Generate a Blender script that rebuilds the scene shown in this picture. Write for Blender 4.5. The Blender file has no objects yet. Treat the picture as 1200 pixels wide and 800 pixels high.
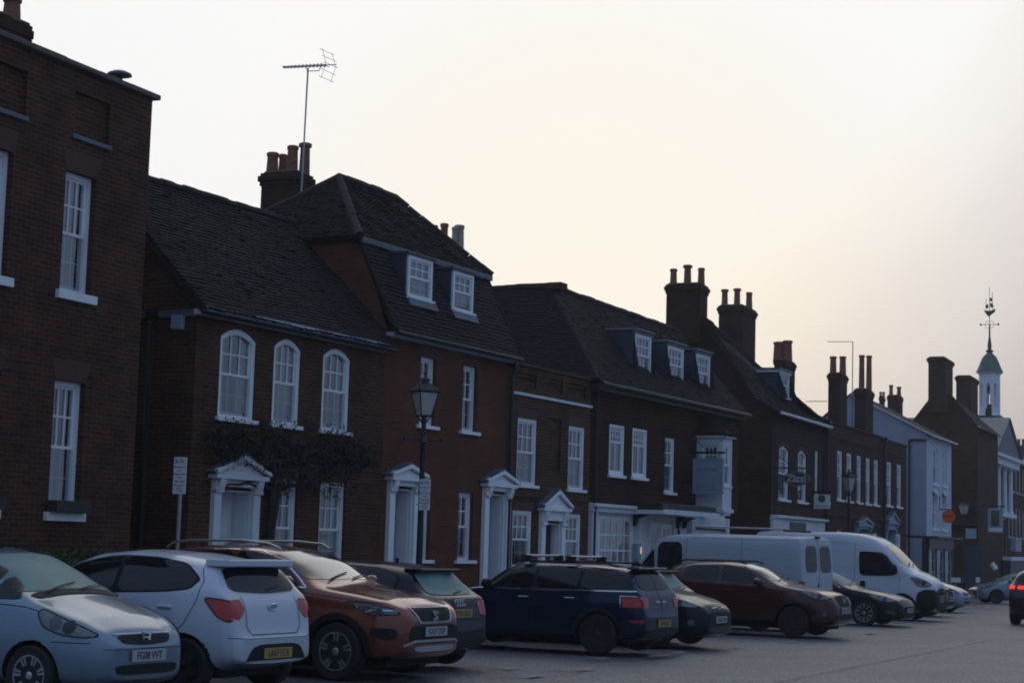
import bpy, bmesh, math, random
from mathutils import Vector, Matrix, geometry
from mathutils.bvhtree import BVHTree
random.seed(7)
V = Vector
S = bpy.context.scene
C = S.collection
R_ = math.radians

# ------------------------------------------------------------------ camera
FPX = 2100.0; EYE = V((0, 0, 1.72)); PITCH = math.atan(234/2100.0); ROLL = R_(1.67)
Fw = V((0, math.cos(PITCH), math.sin(PITCH))); R0 = V((1, 0, 0)); U0 = V((0, -math.sin(PITCH), math.cos(PITCH)))
Rt = R0*math.cos(ROLL) + U0*math.sin(ROLL); Up = U0*math.cos(ROLL) - R0*math.sin(ROLL)
cam = bpy.data.cameras.new('camera'); co = bpy.data.objects.new('camera', cam); C.objects.link(co)
cam.sensor_width = 36; cam.sensor_fit = 'HORIZONTAL'; cam.lens = FPX/1200*36; cam.clip_start = .1; cam.clip_end = 3000
m = Matrix((Rt, Up, -Fw)).transposed().to_4x4(); m.translation = EYE; co.matrix_world = m; S.camera = co

def ray(px, py): return Fw + Rt*((px-600)/FPX) + Up*((400-py)/FPX)
def gz(Y): return -0.009*max(0.0, Y-28)
def ground_pt(px, py):
    r = ray(px, py); t = -EYE.z/r.z
    for _ in range(12): t = (gz((EYE+r*t).y)-EYE.z)/r.z
    return EYE+r*t
def scale_at(p): return FPX/((p-EYE).dot(Fw))

# ------------------------------------------------------------------ materials
def mat(name, base=(.5,.5,.5), rough=.6, metal=0, coat=0, spec=.5, emit=None, estr=0):
    m = bpy.data.materials.new(name); m.use_nodes = True
    b = m.node_tree.nodes['Principled BSDF']
    b.inputs['Base Color'].default_value = (*base, 1); b.inputs['Roughness'].default_value = rough
    b.inputs['Metallic'].default_value = metal; b.inputs['Coat Weight'].default_value = coat
    b.inputs['Coat Roughness'].default_value = .06; b.inputs['Specular IOR Level'].default_value = spec
    if emit: b.inputs['Emission Color'].default_value = (*emit, 1); b.inputs['Emission Strength'].default_value = estr
    return m
def N(m, t, **kw):
    n = m.node_tree.nodes.new(t)
    for k, v in kw.items(): setattr(n, k, v)
    return n
def L(m, a, b): m.node_tree.links.new(a, b)
def noisy(m, base, amt=.35, scale=3, bump=0, bscale=40, rough=None, stretch=(1,1,1)):
    b = m.node_tree.nodes['Principled BSDF']
    tc = N(m, 'ShaderNodeTexCoord'); mp = N(m, 'ShaderNodeMapping'); mp.inputs['Scale'].default_value = stretch
    L(m, tc.outputs['Object'], mp.inputs[0])
    n1 = N(m, 'ShaderNodeTexNoise'); n1.inputs['Scale'].default_value = scale; n1.inputs['Detail'].default_value = 6; n1.inputs['Roughness'].default_value = .65
    L(m, mp.outputs[0], n1.inputs['Vector'])
    cr = N(m, 'ShaderNodeValToRGB'); cr.color_ramp.elements[0].position = .3; cr.color_ramp.elements[1].position = .7
    cr.color_ramp.elements[0].color = (*[c*(1-amt) for c in base], 1); cr.color_ramp.elements[1].color = (*[min(1, c*(1+amt)) for c in base], 1)
    L(m, n1.outputs[0], cr.inputs[0]); L(m, cr.outputs[0], b.inputs['Base Color'])
    if bump:
        n2 = N(m, 'ShaderNodeTexNoise'); n2.inputs['Scale'].default_value = bscale; n2.inputs['Detail'].default_value = 4
        L(m, mp.outputs[0], n2.inputs['Vector'])
        bp = N(m, 'ShaderNodeBump'); bp.inputs['Strength'].default_value = bump; bp.inputs['Distance'].default_value = .02
        L(m, n2.outputs[0], bp.inputs['Height']); L(m, bp.outputs[0], b.inputs['Normal'])
    return m
def brick(name, c1, c2, mortar, w=.225, h=.075, bump=.8, msize=.011, patch=.45):
    c1, c2, mortar = [tuple(a*k for a, k in zip(c, (.78, .68, .6))) for c in (c1, c2, mortar)]
    m = mat(name, c1, .85, spec=.25); b = m.node_tree.nodes['Principled BSDF']
    tc = N(m, 'ShaderNodeTexCoord'); sp = N(m, 'ShaderNodeSeparateXYZ'); L(m, tc.outputs['Object'], sp.inputs[0])
    ad = N(m, 'ShaderNodeMath', operation='ADD'); L(m, sp.outputs[0], ad.inputs[0]); L(m, sp.outputs[1], ad.inputs[1])
    cb = N(m, 'ShaderNodeCombineXYZ'); L(m, ad.outputs[0], cb.inputs[0]); L(m, sp.outputs[2], cb.inputs[1])
    # wavy courses: slightly displaced coordinates
    ns = N(m, 'ShaderNodeTexNoise'); ns.inputs['Scale'].default_value = 9; L(m, cb.outputs[0], ns.inputs['Vector'])
    sc = N(m, 'ShaderNodeVectorMath', operation='SCALE'); sc.inputs['Scale'].default_value = .016
    L(m, ns.outputs['Color'], sc.inputs[0])
    av = N(m, 'ShaderNodeVectorMath', operation='ADD'); L(m, cb.outputs[0], av.inputs[0]); L(m, sc.outputs[0], av.inputs[1])
    bt = N(m, 'ShaderNodeTexBrick'); bt.inputs['Scale'].default_value = 1; bt.inputs['Brick Width'].default_value = w; bt.inputs['Row Height'].default_value = h
    bt.inputs['Mortar Size'].default_value = msize; bt.inputs['Mortar Smooth'].default_value = .4; bt.inputs['Bias'].default_value = -.1
    bt.inputs['Color1'].default_value = (*c1, 1); bt.inputs['Color2'].default_value = (*c2, 1); bt.inputs['Mortar'].default_value = (*mortar, 1)
    L(m, av.outputs[0], bt.inputs['Vector'])
    n1 = N(m, 'ShaderNodeTexNoise'); n1.inputs['Scale'].default_value = 1.3; n1.inputs['Detail'].default_value = 7; n1.inputs['Roughness'].default_value = .7
    L(m, tc.outputs['Object'], n1.inputs['Vector'])
    cr = N(m, 'ShaderNodeValToRGB'); cr.color_ramp.elements[0].position = .3; cr.color_ramp.elements[1].position = .72
    v0 = 1-patch*1.25; cr.color_ramp.elements[0].color = (v0, v0, v0, 1); cr.color_ramp.elements[1].color = (1.25, 1.2, 1.15, 1)
    L(m, n1.outputs[0], cr.inputs[0])
    mx = N(m, 'ShaderNodeMix', data_type='RGBA', blend_type='MULTIPLY'); mx.inputs[0].default_value = 1
    L(m, bt.outputs['Color'], mx.inputs[6]); L(m, cr.outputs[0], mx.inputs[7]); L(m, mx.outputs[2], b.inputs['Base Color'])
    bp = N(m, 'ShaderNodeBump'); bp.inputs['Strength'].default_value = bump; bp.inputs['Distance'].default_value = .012
    iv = N(m, 'ShaderNodeMath', operation='SUBTRACT'); iv.inputs[0].default_value = 1; L(m, bt.outputs['Fac'], iv.inputs[1])
    L(m, iv.outputs[0], bp.inputs['Height']); L(m, bp.outputs[0], b.inputs['Normal'])
    return m

M = {}
M['brick1'] = brick('dark_red_brick', (.135,.048,.03), (.06,.03,.024), (.19,.14,.11), msize=.008, bump=1)
M['brick2'] = brick('orange_red_brick', (.15,.055,.033), (.065,.032,.024), (.18,.13,.1), msize=.009)
M['brick3'] = brick('smooth_red_brick', (.175,.064,.035), (.125,.048,.03), (.14,.09,.065), bump=.3, msize=.006, patch=.3)
M['brick4'] = brick('striped_red_brick', (.15,.064,.04), (.065,.04,.03), (.18,.14,.11), bump=1)
M['brick6'] = brick('old_brown_brick', (.085,.046,.036), (.045,.03,.027), (.085,.065,.056))
M['brick7'] = brick('terrace_brick', (.085,.033,.027), (.058,.027,.024), (.08,.046,.04), bump=.4)
M['brick10'] = brick('far_brown_brick', (.1,.05,.04), (.07,.04,.035), (.1,.07,.06))
M['chim'] = brick('chimney_brick', (.085,.037,.03), (.04,.026,.024), (.07,.055,.05))
M['gauged'] = noisy(mat('rubbed_red_brick', (.22,.05,.03), .8), (.085,.032,.023), .25, 6, .2, 30)
M['tilehung'] = brick('hung_clay_tiles', (.11,.042,.028), (.05,.028,.024), (.012,.01,.01), w=.165, h=.105, bump=1, msize=.012)
M['tile'] = noisy(mat('clay_roof_tile', (.07,.05,.045), .8, spec=.3), (.021,.017,.016), .7, 16, .7, 55)
M['tile_flat'] = brick('far_roof_tile', (.045,.034,.033), (.022,.018,.018), (.012,.01,.01), w=.17, h=.1, bump=1, msize=.014)
M['slate'] = noisy(mat('grey_slate', (.09,.1,.12), .5), (.1,.11,.135), .3, 5, .3, 30)
M['lead'] = noisy(mat('lead_sheet', (.2,.23,.28), .55), (.11,.13,.16), .3, 4, .3, 20)
M['white'] = noisy(mat('white_gloss_paint', (.8,.8,.8), .4), (.85,.87,.88), .05, 3)
M['white2'] = noisy(mat('aged_white_paint', (.7,.7,.7), .55), (.66,.68,.7), .12, 2)
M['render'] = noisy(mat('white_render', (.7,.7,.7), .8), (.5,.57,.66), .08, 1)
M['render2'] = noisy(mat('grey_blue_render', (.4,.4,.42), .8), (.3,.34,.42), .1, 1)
M['bluedoor'] = mat('navy_door_paint', (.02,.03,.09), .3)
M['dark'] = mat('black_paint', (.015,.015,.018), .4)
M['darkwood'] = noisy(mat('dark_stained_timber', (.03,.028,.028), .6), (.035,.03,.03), .3, 5)
M['navylead'] = noisy(mat('dark_blue_cladding', (.03,.035,.06), .5), (.03,.036,.065), .25, 4)
M['iron'] = mat('black_cast_iron', (.012,.013,.015), .45)
M['pot'] = noisy(mat('terracotta_pot', (.25,.09,.06), .8), (.22,.08,.05), .35, 9)
M['potbuff'] = noisy(mat('buff_pot', (.35,.3,.24), .8), (.36,.31,.25), .2, 9)
M['render_mort'] = noisy(mat('mortar_flaunching', (.2,.18,.16), .9), (.13,.11,.1), .3, 9)
M['curtain'] = mat('curtain_cloth', (.45,.48,.52), .9)
M['roomdark'] = mat('dim_room_plaster', (.05,.045,.04), .9)
M['leaf'] = noisy(mat('creeper_leaf', (.03,.04,.018), .6), (.032,.04,.018), .5, 3)
M['leaf2'] = noisy(mat('hedge_leaf', (.05,.07,.02), .6), (.05,.065,.02), .5, 3)
M['bark'] = noisy(mat('creeper_bark', (.04,.03,.025), .9), (.04,.03,.025), .4, 9)
M['steel'] = mat('galvanised_steel', (.35,.36,.38), .45, .7)
M['signwhite'] = mat('white_sign_face', (.72,.72,.7), .45)
M['signblue'] = mat('blue_sign_print', (.05,.1,.45), .5)
M['signblack'] = mat('black_sign_print', (.03,.03,.035), .6)
M['signgrey'] = noisy(mat('pale_blue_sign_board', (.3,.36,.42), .6), (.27,.34,.42), .1, 4)
M['copper'] = noisy(mat('green_copper', (.1,.25,.18), .7), (.05,.115,.105), .25, 3)
M['whiteblue'] = mat('white_painted_timber', (.7,.74,.8), .5)
M['orange'] = mat('orange_sign_paint', (.75,.12,.02), .5)
def glass_mat(name, tint=(.75,.8,.85), boost=.24, rough=.02):
    m = bpy.data.materials.new(name); m.use_nodes = True; nt = m.node_tree; nt.nodes.clear()
    o = N(m, 'ShaderNodeOutputMaterial'); mx = N(m, 'ShaderNodeMixShader'); t = N(m, 'ShaderNodeBsdfTransparent'); g = N(m, 'ShaderNodeBsdfGlossy')
    t.inputs[0].default_value = (*tint, 1); g.inputs['Roughness'].default_value = rough
    fr = N(m, 'ShaderNodeFresnel'); fr.inputs[0].default_value = 1.5
    tc = N(m, 'ShaderNodeTexCoord'); ns = N(m, 'ShaderNodeTexNoise'); ns.inputs['Scale'].default_value = 2.2; L(m, tc.outputs['Object'], ns.inputs['Vector'])
    bp = N(m, 'ShaderNodeBump'); bp.inputs['Strength'].default_value = .25; bp.inputs['Distance'].default_value = .03
    L(m, ns.outputs[0], bp.inputs['Height']); L(m, bp.outputs[0], g.inputs['Normal'])
    a = N(m, 'ShaderNodeMath', operation='ADD'); a.inputs[1].default_value = boost
    L(m, fr.outputs[0], a.inputs[0]); L(m, a.outputs[0], mx.inputs[0]); L(m, t.outputs[0], mx.inputs[1]); L(m, g.outputs[0], mx.inputs[2]); L(m, mx.outputs[0], o.inputs[0])
    return m
M['glass'] = glass_mat('old_window_glass')
M['lampglass'] = glass_mat('lantern_glass', (.8,.8,.75), .12, .25)
M['lampglass'] = mat('frosted_lantern_glass', (.42,.41,.39), .3)

# ------------------------------------------------------------------ mesh builder
class MB:
    def __init__(s, T=None): s.v = []; s.f = []; s.T = T
    def _p(s, p):
        p = V(p); s.v.append(s.T @ p if s.T else p)
    def poly(s, pts):
        n = len(s.v)
        for p in pts: s._p(p)
        s.f.append(tuple(range(n, n+len(pts))))
    def box(s, x0, x1, y0, y1, z0, z1):
        if x1 < x0: x0, x1 = x1, x0
        if y1 < y0: y0, y1 = y1, y0
        if z1 < z0: z0, z1 = z1, z0
        n = len(s.v)
        for z in (z0, z1):
            for x, y in ((x0,y0),(x1,y0),(x1,y1),(x0,y1)): s._p((x, y, z))
        for f in ((0,3,2,1),(4,5,6,7),(0,1,5,4),(1,2,6,5),(2,3,7,6),(3,0,4,7)): s.f.append(tuple(n+i for i in f))
    def prism(s, a, b):
        n = len(s.v); k = len(a)
        for p in list(a)+list(b): s._p(p)
        s.f.append(tuple(n+i for i in reversed(range(k)))); s.f.append(tuple(n+k+i for i in range(k)))
        for i in range(k): j = (i+1) % k; s.f.append((n+i, n+j, n+k+j, n+k+i))
    def px(s, pts, x0, x1): s.prism([(x0, y, z) for y, z in pts], [(x1, y, z) for y, z in pts])      # profile in yz
    def py(s, pts, y0, y1): s.prism([(x, y0, z) for x, z in pts], [(x, y1, z) for x, z in pts])      # profile in xz
    def lathe(s, prof, c=(0,0,0), n=12, axis='z'):
        b = len(s.v); c = V(c)
        for r, h in prof:
            for i in range(n):
                a = 2*math.pi*(i+.5)/n; q = (r*math.cos(a), r*math.sin(a), h)
                if axis == 'y': q = (q[0], h, q[1])
                if axis == 'x': q = (h, q[0], q[1])
                s._p(c+V(q))
        for k in range(len(prof)-1):
            for i in range(n):
                j = (i+1) % n; s.f.append((b+k*n+i, b+k*n+j, b+(k+1)*n+j, b+(k+1)*n+i))
        s.f.append(tuple(b+i for i in reversed(range(n)))); s.f.append(tuple(b+(len(prof)-1)*n+i for i in range(n)))
    def tube(s, pts, r, n=6):
        pts = [V(p) for p in pts]; b = len(s.v)
        for k, p in enumerate(pts):
            d = (pts[min(k+1, len(pts)-1)]-pts[max(k-1, 0)]).normalized()
            a = d.cross(V((0,0,1)) if abs(d.z) < .9 else V((1,0,0))).normalized(); c = d.cross(a)
            rr = r[k] if isinstance(r, (list, tuple)) else r
            for i in range(n):
                t = 2*math.pi*i/n; s._p(p+a*(rr*math.cos(t))+c*(rr*math.sin(t)))
        for k in range(len(pts)-1):
            for i in range(n):
                j = (i+1) % n; s.f.append((b+k*n+i, b+k*n+j, b+(k+1)*n+j, b+(k+1)*n+i))
        s.f.append(tuple(b+i for i in range(n))); s.f.append(tuple(b+(len(pts)-1)*n+i for i in reversed(range(n))))
    def build(s, name, m, parent=None, smooth=False, bevel=0, fix=True):
        me = bpy.data.meshes.new(name); me.from_pydata([tuple(p) for p in s.v], [], s.f)
        if fix or bevel:
            bm = bmesh.new(); bm.from_mesh(me)
            if bevel:
                bmesh.ops.recalc_face_normals(bm, faces=bm.faces)
                bmesh.ops.bevel(bm, geom=[e for e in bm.edges], offset=bevel, segments=1, affect='EDGES', clamp_overlap=True)
            bmesh.ops.recalc_face_normals(bm, faces=bm.faces)
            bm.to_mesh(me); bm.free()
        me.materials.append(m)
        if smooth:
            for p in me.polygons: p.use_smooth = True
            me.set_sharp_from_angle(angle=R_(38))
        o = bpy.data.objects.new(name, me); C.objects.link(o)
        if parent: o.parent = parent
        return o
def tag(o, label=None, cat=None, group=None, kind=None):
    if label: o['label'] = label
    if cat: o['category'] = cat
    if group: o['group'] = group
    if kind: o['kind'] = kind
    return o
def empty(name, loc, rz=0, label=None, cat=None, group=None):
    o = bpy.data.objects.new(name, None); C.objects.link(o); o.location = loc; o.rotation_euler = (0, 0, rz); o.empty_display_size = .3
    return tag(o, label, cat, group)
def text_mesh(name, txt, size, m, parent, T, extrude=.002, align='CENTER', bold=0, shear=0, sx=1):
    cu = bpy.data.curves.new(name, 'FONT'); cu.body = txt; cu.size = size; cu.extrude = extrude; cu.align_x = align; cu.align_y = 'CENTER'; cu.offset = bold; cu.shear = shear
    cu.resolution_u = 3
    o = bpy.data.objects.new(name, cu); C.objects.link(o); bpy.context.view_layer.update()
    me = bpy.data.meshes.new_from_object(o.evaluated_get(bpy.context.evaluated_depsgraph_get()))
    bpy.data.objects.remove(o); me.transform(T @ Matrix.Diagonal((sx,1,1,1))); me.materials.clear(); me.materials.append(m)
    ob = bpy.data.objects.new(name, me); C.objects.link(ob); ob.parent = parent
    return ob

# ------------------------------------------------------------------ facade frames
class Fr:
    """local frame of a facade: x along the street, y into the building, z up."""
    def __init__(s, theta, px, py, v=None, depth=None):
        s.d = V((math.sin(R_(theta)), math.cos(R_(theta)), 0)); s.n = V((-math.cos(R_(theta)), math.sin(R_(theta)), 0))
        r = ray(px, py)
        t = (depth/r.y) if depth else (v/ s.n.dot(r))
        P = EYE+r*t; s.P = V((P.x, P.y, 0)); s.rz = math.atan2(s.d.y, s.d.x); s.v = s.n.dot(P)
    def loc(s, p): q = p-s.P; return V((q.dot(s.d), q.dot(s.n), q.z))
    def uv(s, px, py, y=0):
        r = ray(px, py); t = (s.v+y-EYE.dot(s.n))/r.dot(s.n); q = s.loc(EYE+r*t); return q.x, q.z
    def side(s, px, py, x=0):
        r = ray(px, py); k = s.P.dot(s.d)+x; t = (k-EYE.dot(s.d))/r.dot(s.d); q = s.loc(EYE+r*t); return q.y, q.z
    def rect(s, xl, xr, yt, yb, y=0):
        ym = (yt+yb)/2; xm = (xl+xr)/2
        return s.uv(xl, ym, y)[0], s.uv(xr, ym, y)[0], s.uv(xm, yb, y)[1], s.uv(xm, yt, y)[1]
    def world(s, x, y, z): return s.P+s.d*x+s.n*y+V((0,0,z))
    def sc(s, x, y, z): return scale_at(s.world(x, y, z))

def wall_front(mb, x0, x1, z0, z1, holes, y=0, th=.3):
    xs = sorted({x0, x1, *[h[0] for h in holes], *[h[1] for h in holes]}); zs = sorted({z0, z1, *[h[2] for h in holes], *[h[3] for h in holes]})
    xs = [x for x in xs if x0-1e-6 <= x <= x1+1e-6]; zs = [z for z in zs if z0-1e-6 <= z <= z1+1e-6]
    for i in range(len(xs)-1):
        for j in range(len(zs)-1):
            cx, cz = (xs[i]+xs[i+1])/2, (zs[j]+zs[j+1])/2
            if any(h[0] < cx < h[1] and h[2] < cz < h[3] for h in holes): continue
            mb.poly([(xs[i],y,zs[j]),(xs[i+1],y,zs[j]),(xs[i+1],y,zs[j+1]),(xs[i],y,zs[j+1])])
    for h in holes:
        a, b, c, d = h[:4]; c = max(c, z0)
        mb.poly([(a,y,c),(a,y+th,c),(a,y+th,d),(a,y,d)]); mb.poly([(b,y,c),(b,y,d),(b,y+th,d),(b,y+th,c)])
        mb.poly([(a,y,d),(a,y+th,d),(b,y+th,d),(b,y,d)]); mb.poly([(a,y,c),(b,y,c),(b,y+th,c),(a,y+th,c)])

def window(h, r, cols=3, rows=4, rec=.09, sill=True, arch=0, fw=.075, curtain=None, T=None, sash=True, sillw=.06, name='window', trans=None, m='white', bw=.026, sill_h=.07, box=None):
    x0, x1, z0, z1 = r; f = MB(T); fl = MB(T); W = x1-x0; xc = (x0+x1)/2
    top = lambda x: z1-arch*min(1, abs((x-xc)/(W/2)))**2
    dz = .05
    f.box(x0, x0+fw, rec, rec+.13, z0, top(x0)); f.box(x1-fw, x1, rec, rec+.13, z0, top(x1)); f.box(x0+fw, x1-fw, rec+.003, rec+.127, z0, z0+dz)
    if arch:
        k = 10
        for i in range(k):
            a = x0+W*i/k; b = x0+W*(i+1)/k
            f.py([(a, top(a)-fw), (b, top(b)-fw), (b, top(b)), (a, top(a))], rec-.004, rec+.134)
    else: f.box(x0+fw, x1-fw, rec+.003, rec+.127, z1-fw, z1)
    a0, a1, c0 = x0+fw, x1-fw, z0+dz; c1 = z1-fw; st = .042
    itop = lambda x: top(x)-fw
    zm = trans if trans is not None else c0+(c1-c0)*.5
    sy0, sy1 = (rec+.035, rec+.065)
    ly0, ly1 = (rec+.07, rec+.1) if sash else (sy0, sy1)
    if rows > 1:
        f.box(a0, a1, sy0-.004, ly1+.004, zm-.022, zm+.022)
    for yy0, yy1, za, zb, up in ((ly0, ly1, c0, zm, 0), (sy0, sy1, zm, c1, 1)):
        f.box(a0, a0+st, yy0, yy1, za, itop(a0+st) if up else zb); f.box(a1-st, a1, yy0, yy1, za, itop(a1-st) if up else zb)
        if not up: f.box(a0+st, a1-st, yy0+.002, yy1-.002, za, za+.06)
        elif not arch: f.box(a0+st, a1-st, yy0+.002, yy1-.002, zb-.04, zb)
        for c in range(1, cols):
            x = a0+st+(a1-a0-2*st)*c/cols; f.box(x-bw/2, x+bw/2, yy0+.004, yy1-.006, za, itop(x)-.002 if up else zb)
        rr = rows//2
        for q in range(1, rr):
            z = za+(zb-za)*q/rr; f.box(a0+st, a1-st, yy0+.006, yy1-.008, z-bw/2, z+bw/2)
    fo = f.build(name, M[m], h)
    p = MB(T); k = 8 if arch else 1
    for i in range(k):
        a = a0+(a1-a0)*i/k; b = a0+(a1-a0)*(i+1)/k
        p.poly([(a, rec+.06, c0), (b, rec+.06, c0), (b, rec+.06, itop(b)), (a, rec+.06, itop(a))])
    p.build('pane', M['glass'], fo, fix=False)
    if sill:
        s = MB(T); s.box(x0-sillw, x1+sillw, -.07, rec+.02, z0-sill_h, z0-.002); s.build('sill', M[m], fo)
    if curtain:
        cu = MB(T); yb = rec+.15
        spans = {'sides': [(a0, a0+.28*(a1-a0)), (a1-.25*(a1-a0), a1)], 'left': [(a0, a0+.74*(a1-a0))], 'full': [(a0, a1)], 'lower': [(a0, a1)]}[curtain]
        for a, b in spans:
            n = max(6, int((b-a)/.04)); ph = random.random()*6
            for i in range(n):
                xa, xb = a+(b-a)*i/n, a+(b-a)*(i+1)/n
                ya, yb_ = yb+.02*math.sin(xa*48+ph)+.01*math.sin(xa*21), yb+.02*math.sin(xb*48+ph)+.01*math.sin(xb*21)
                zt = c1+.05 if curtain != 'lower' else zm
                cu.poly([(xa, ya, c0-.02), (xb, yb_, c0-.02), (xb, yb_, zt), (xa, ya, zt)])
        cu.build('curtain', M['curtain'], fo, fix=False)
    return fo

def spandrel(mb, r, arch, th=.3):
    x0, x1, z0, z1 = r; W = x1-x0; xc = (x0+x1)/2; k = 10
    top = lambda x: z1-arch*min(1, abs((x-xc)/(W/2)))**2
    for i in range(k):
        a = x0+W*i/k; b = x0+W*(i+1)/k
        mb.prism([(a,0,top(a)),(b,0,top(b)),(b,0,z1+.001),(a,0,z1+.001)], [(a,th,top(a)),(b,th,top(b)),(b,th,z1+.001),(a,th,z1+.001)])

def flat_arch(h, r, hh=.3, splay=.12, arch=0):
    x0, x1, z0, z1 = r; a = MB()
    if arch:
        W = x1-x0; xc = (x0+x1)/2; k = 10
        for i in range(k):
            u, w = x0+W*i/k, x0+W*(i+1)/k
            t = lambda x: z1-arch*min(1, abs((x-xc)/(W/2)))**2
            a.py([(u, t(u)+.004), (w, t(w)+.004), (xc+(w-xc)*1.12, t(w)+hh), (xc+(u-xc)*1.12, t(u)+hh)], -.006, .02)
    else: a.py([(x0, z1+.004), (x1, z1+.004), (x1+splay, z1+hh), (x0-splay, z1+hh)], -.006, .02)
    return a.build('brick_arch', M['gauged'], h)

def tiles(mb, A, B, Cc, D, gauge=.1, tw=.165, lift=.022, sag=.0, seed=1):
    """rows of separate clay tiles on the slope A-B (eaves) to D-C (ridge)."""
    rnd = random.Random(seed); A, B, Cc, D = V(A), V(B), V(Cc), V(D)
    n = (B-A).cross(D-A)
    if n.length < 1e-6: n = (B-A).cross(Cc-A)
    n.normalize()
    if n.z < 0: n = -n
    H = max((D-A).length, (Cc-B).length); rows = max(2, int(H/gauge))
    def pt(s, t):
        p = (A+(D-A)*t).lerp(B+(Cc-B)*t, s); w = math.sin(math.pi*s)*sag*math.sin(math.pi*min(1, t+.15))
        return p - n*w + n*(.009*math.sin(p.x*2.1+p.y*1.7)+.006*math.sin(p.x*5.3+p.z*4))
    for i in range(rows):
        t0, t1 = i/rows, min(1, (i+1.25)/rows)
        Lr = ((A+(D-A)*t0)-(B+(Cc-B)*t0)).length
        k = int(Lr/tw)
        if k < 1: continue
        off = .5/k if i % 2 else 0
        for j in range(-1, k+1):
            s0, s1 = max(0, j/k+off+.006/k), min(1, (j+1)/k+off-.006/k)
            if s1-s0 < .2/k: continue
            l = lift*(.7+.7*rnd.random())+(.02 if rnd.random() < .04 else 0); sk = rnd.uniform(-.012, .012)
            up = (pt(0, min(1, t0+1e-3+1/rows))-pt(0, t0)); up = up.normalized() if up.length > 1e-9 else V((0,0,1))
            dd = rnd.uniform(-.008, .008)
            a = pt(s0, t0)+n*(l+.012)+up*(dd+sk); b = pt(s1, t0)+n*(l+.012)+up*(dd-sk); c = pt(s1, t1)+n*.004; d = pt(s0, t1)+n*.004
            m_ = (a+b)/2+n*.006; m2 = (c+d)/2+n*.004
            mb.poly([a, m_, m2, d]); mb.poly([m_, b, c, m2])
            mb.poly([a-n*(l+.02), b-n*(l+.02), b, m_, a])
    u = .022+sag; mb.prism([p-n*u for p in (A, B, Cc, D)], [p-n*(u+.06) for p in (A, B, Cc, D)])

def ridge(mb, a, b, r=.11, step=.32):
    a, b = V(a), V(b); n = max(1, int((b-a).length/step)); rnd = random.Random(int(a.x*100)+3)
    for i in range(n):
        p, q = a.lerp(b, i/n), a.lerp(b, (i+.97)/n); j = V((0, 0, rnd.uniform(-.012, .012)))
        mb.tube([p+j, q+j], r*rnd.uniform(.93, 1.07), 8)

def chimney(h, fr, xl, xe, xr, pytop, zbase, yf, pots, cap=.06, m='chim', capm='chim', taper=0):
    """stack: left px, front corner px, right px; pots: (px, pytop, width_px, mat, flare)"""
    x0, zt = fr.uv(xe, pytop, yf); x1 = fr.uv(xr, pytop, yf)[0]; y1 = fr.side(xl, pytop, x0)[0]
    b = MB(); b.box(x0+cap, x1-cap, yf+cap, y1-cap, zbase, zt-.3); c = b.build('chimney', M[m], h)
    k = MB(); k.box(x0+cap*.5, x1-cap*.5, yf+cap*.5, y1-cap*.5, zt-.3, zt-.2); k.box(x0, x1, yf, y1, zt-.2, zt-.07); k.box(x0+cap*.6, x1-cap*.6, yf+cap*.6, y1-cap*.6, zt-.07, zt)
    k.build('chimney_cap', M[capm], c, bevel=.012)
    xm = (x0+x1)/2
    for i, (px, pt, wpx, pm, fl) in enumerate(pots):
        xx = xm+(.22 if len(pots) > 3 and i % 2 else 0)
        y, z = fr.side(px, pt, xx); r = wpx/2/fr.sc(xx, y, z)
        p = MB(); hgt = max(.2, z-zt)
        p.lathe([(r*1.08, zt-.02), (r*1.05, zt+.06), (r*.92, zt+hgt*.75), (r*.9, z-.1), (r*fl, z-.09), (r*fl, z-.02), (r*fl*.8, z), (r*.6, z), (r*.55, z-.15)], (xx, y, 0), 12)
        p.build('chimney_pot', M[pm], c, smooth=True)
    fl_ = MB(); fl_.box(x0+cap*1.4, x1-cap*1.4, yf+cap*1.4, y1-cap*1.4, zt, zt+.05); fl_.build('mortar_flaunching', M['render_mort'], c, bevel=.02)
    return (x0, x1, yf, y1, zt)

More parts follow.
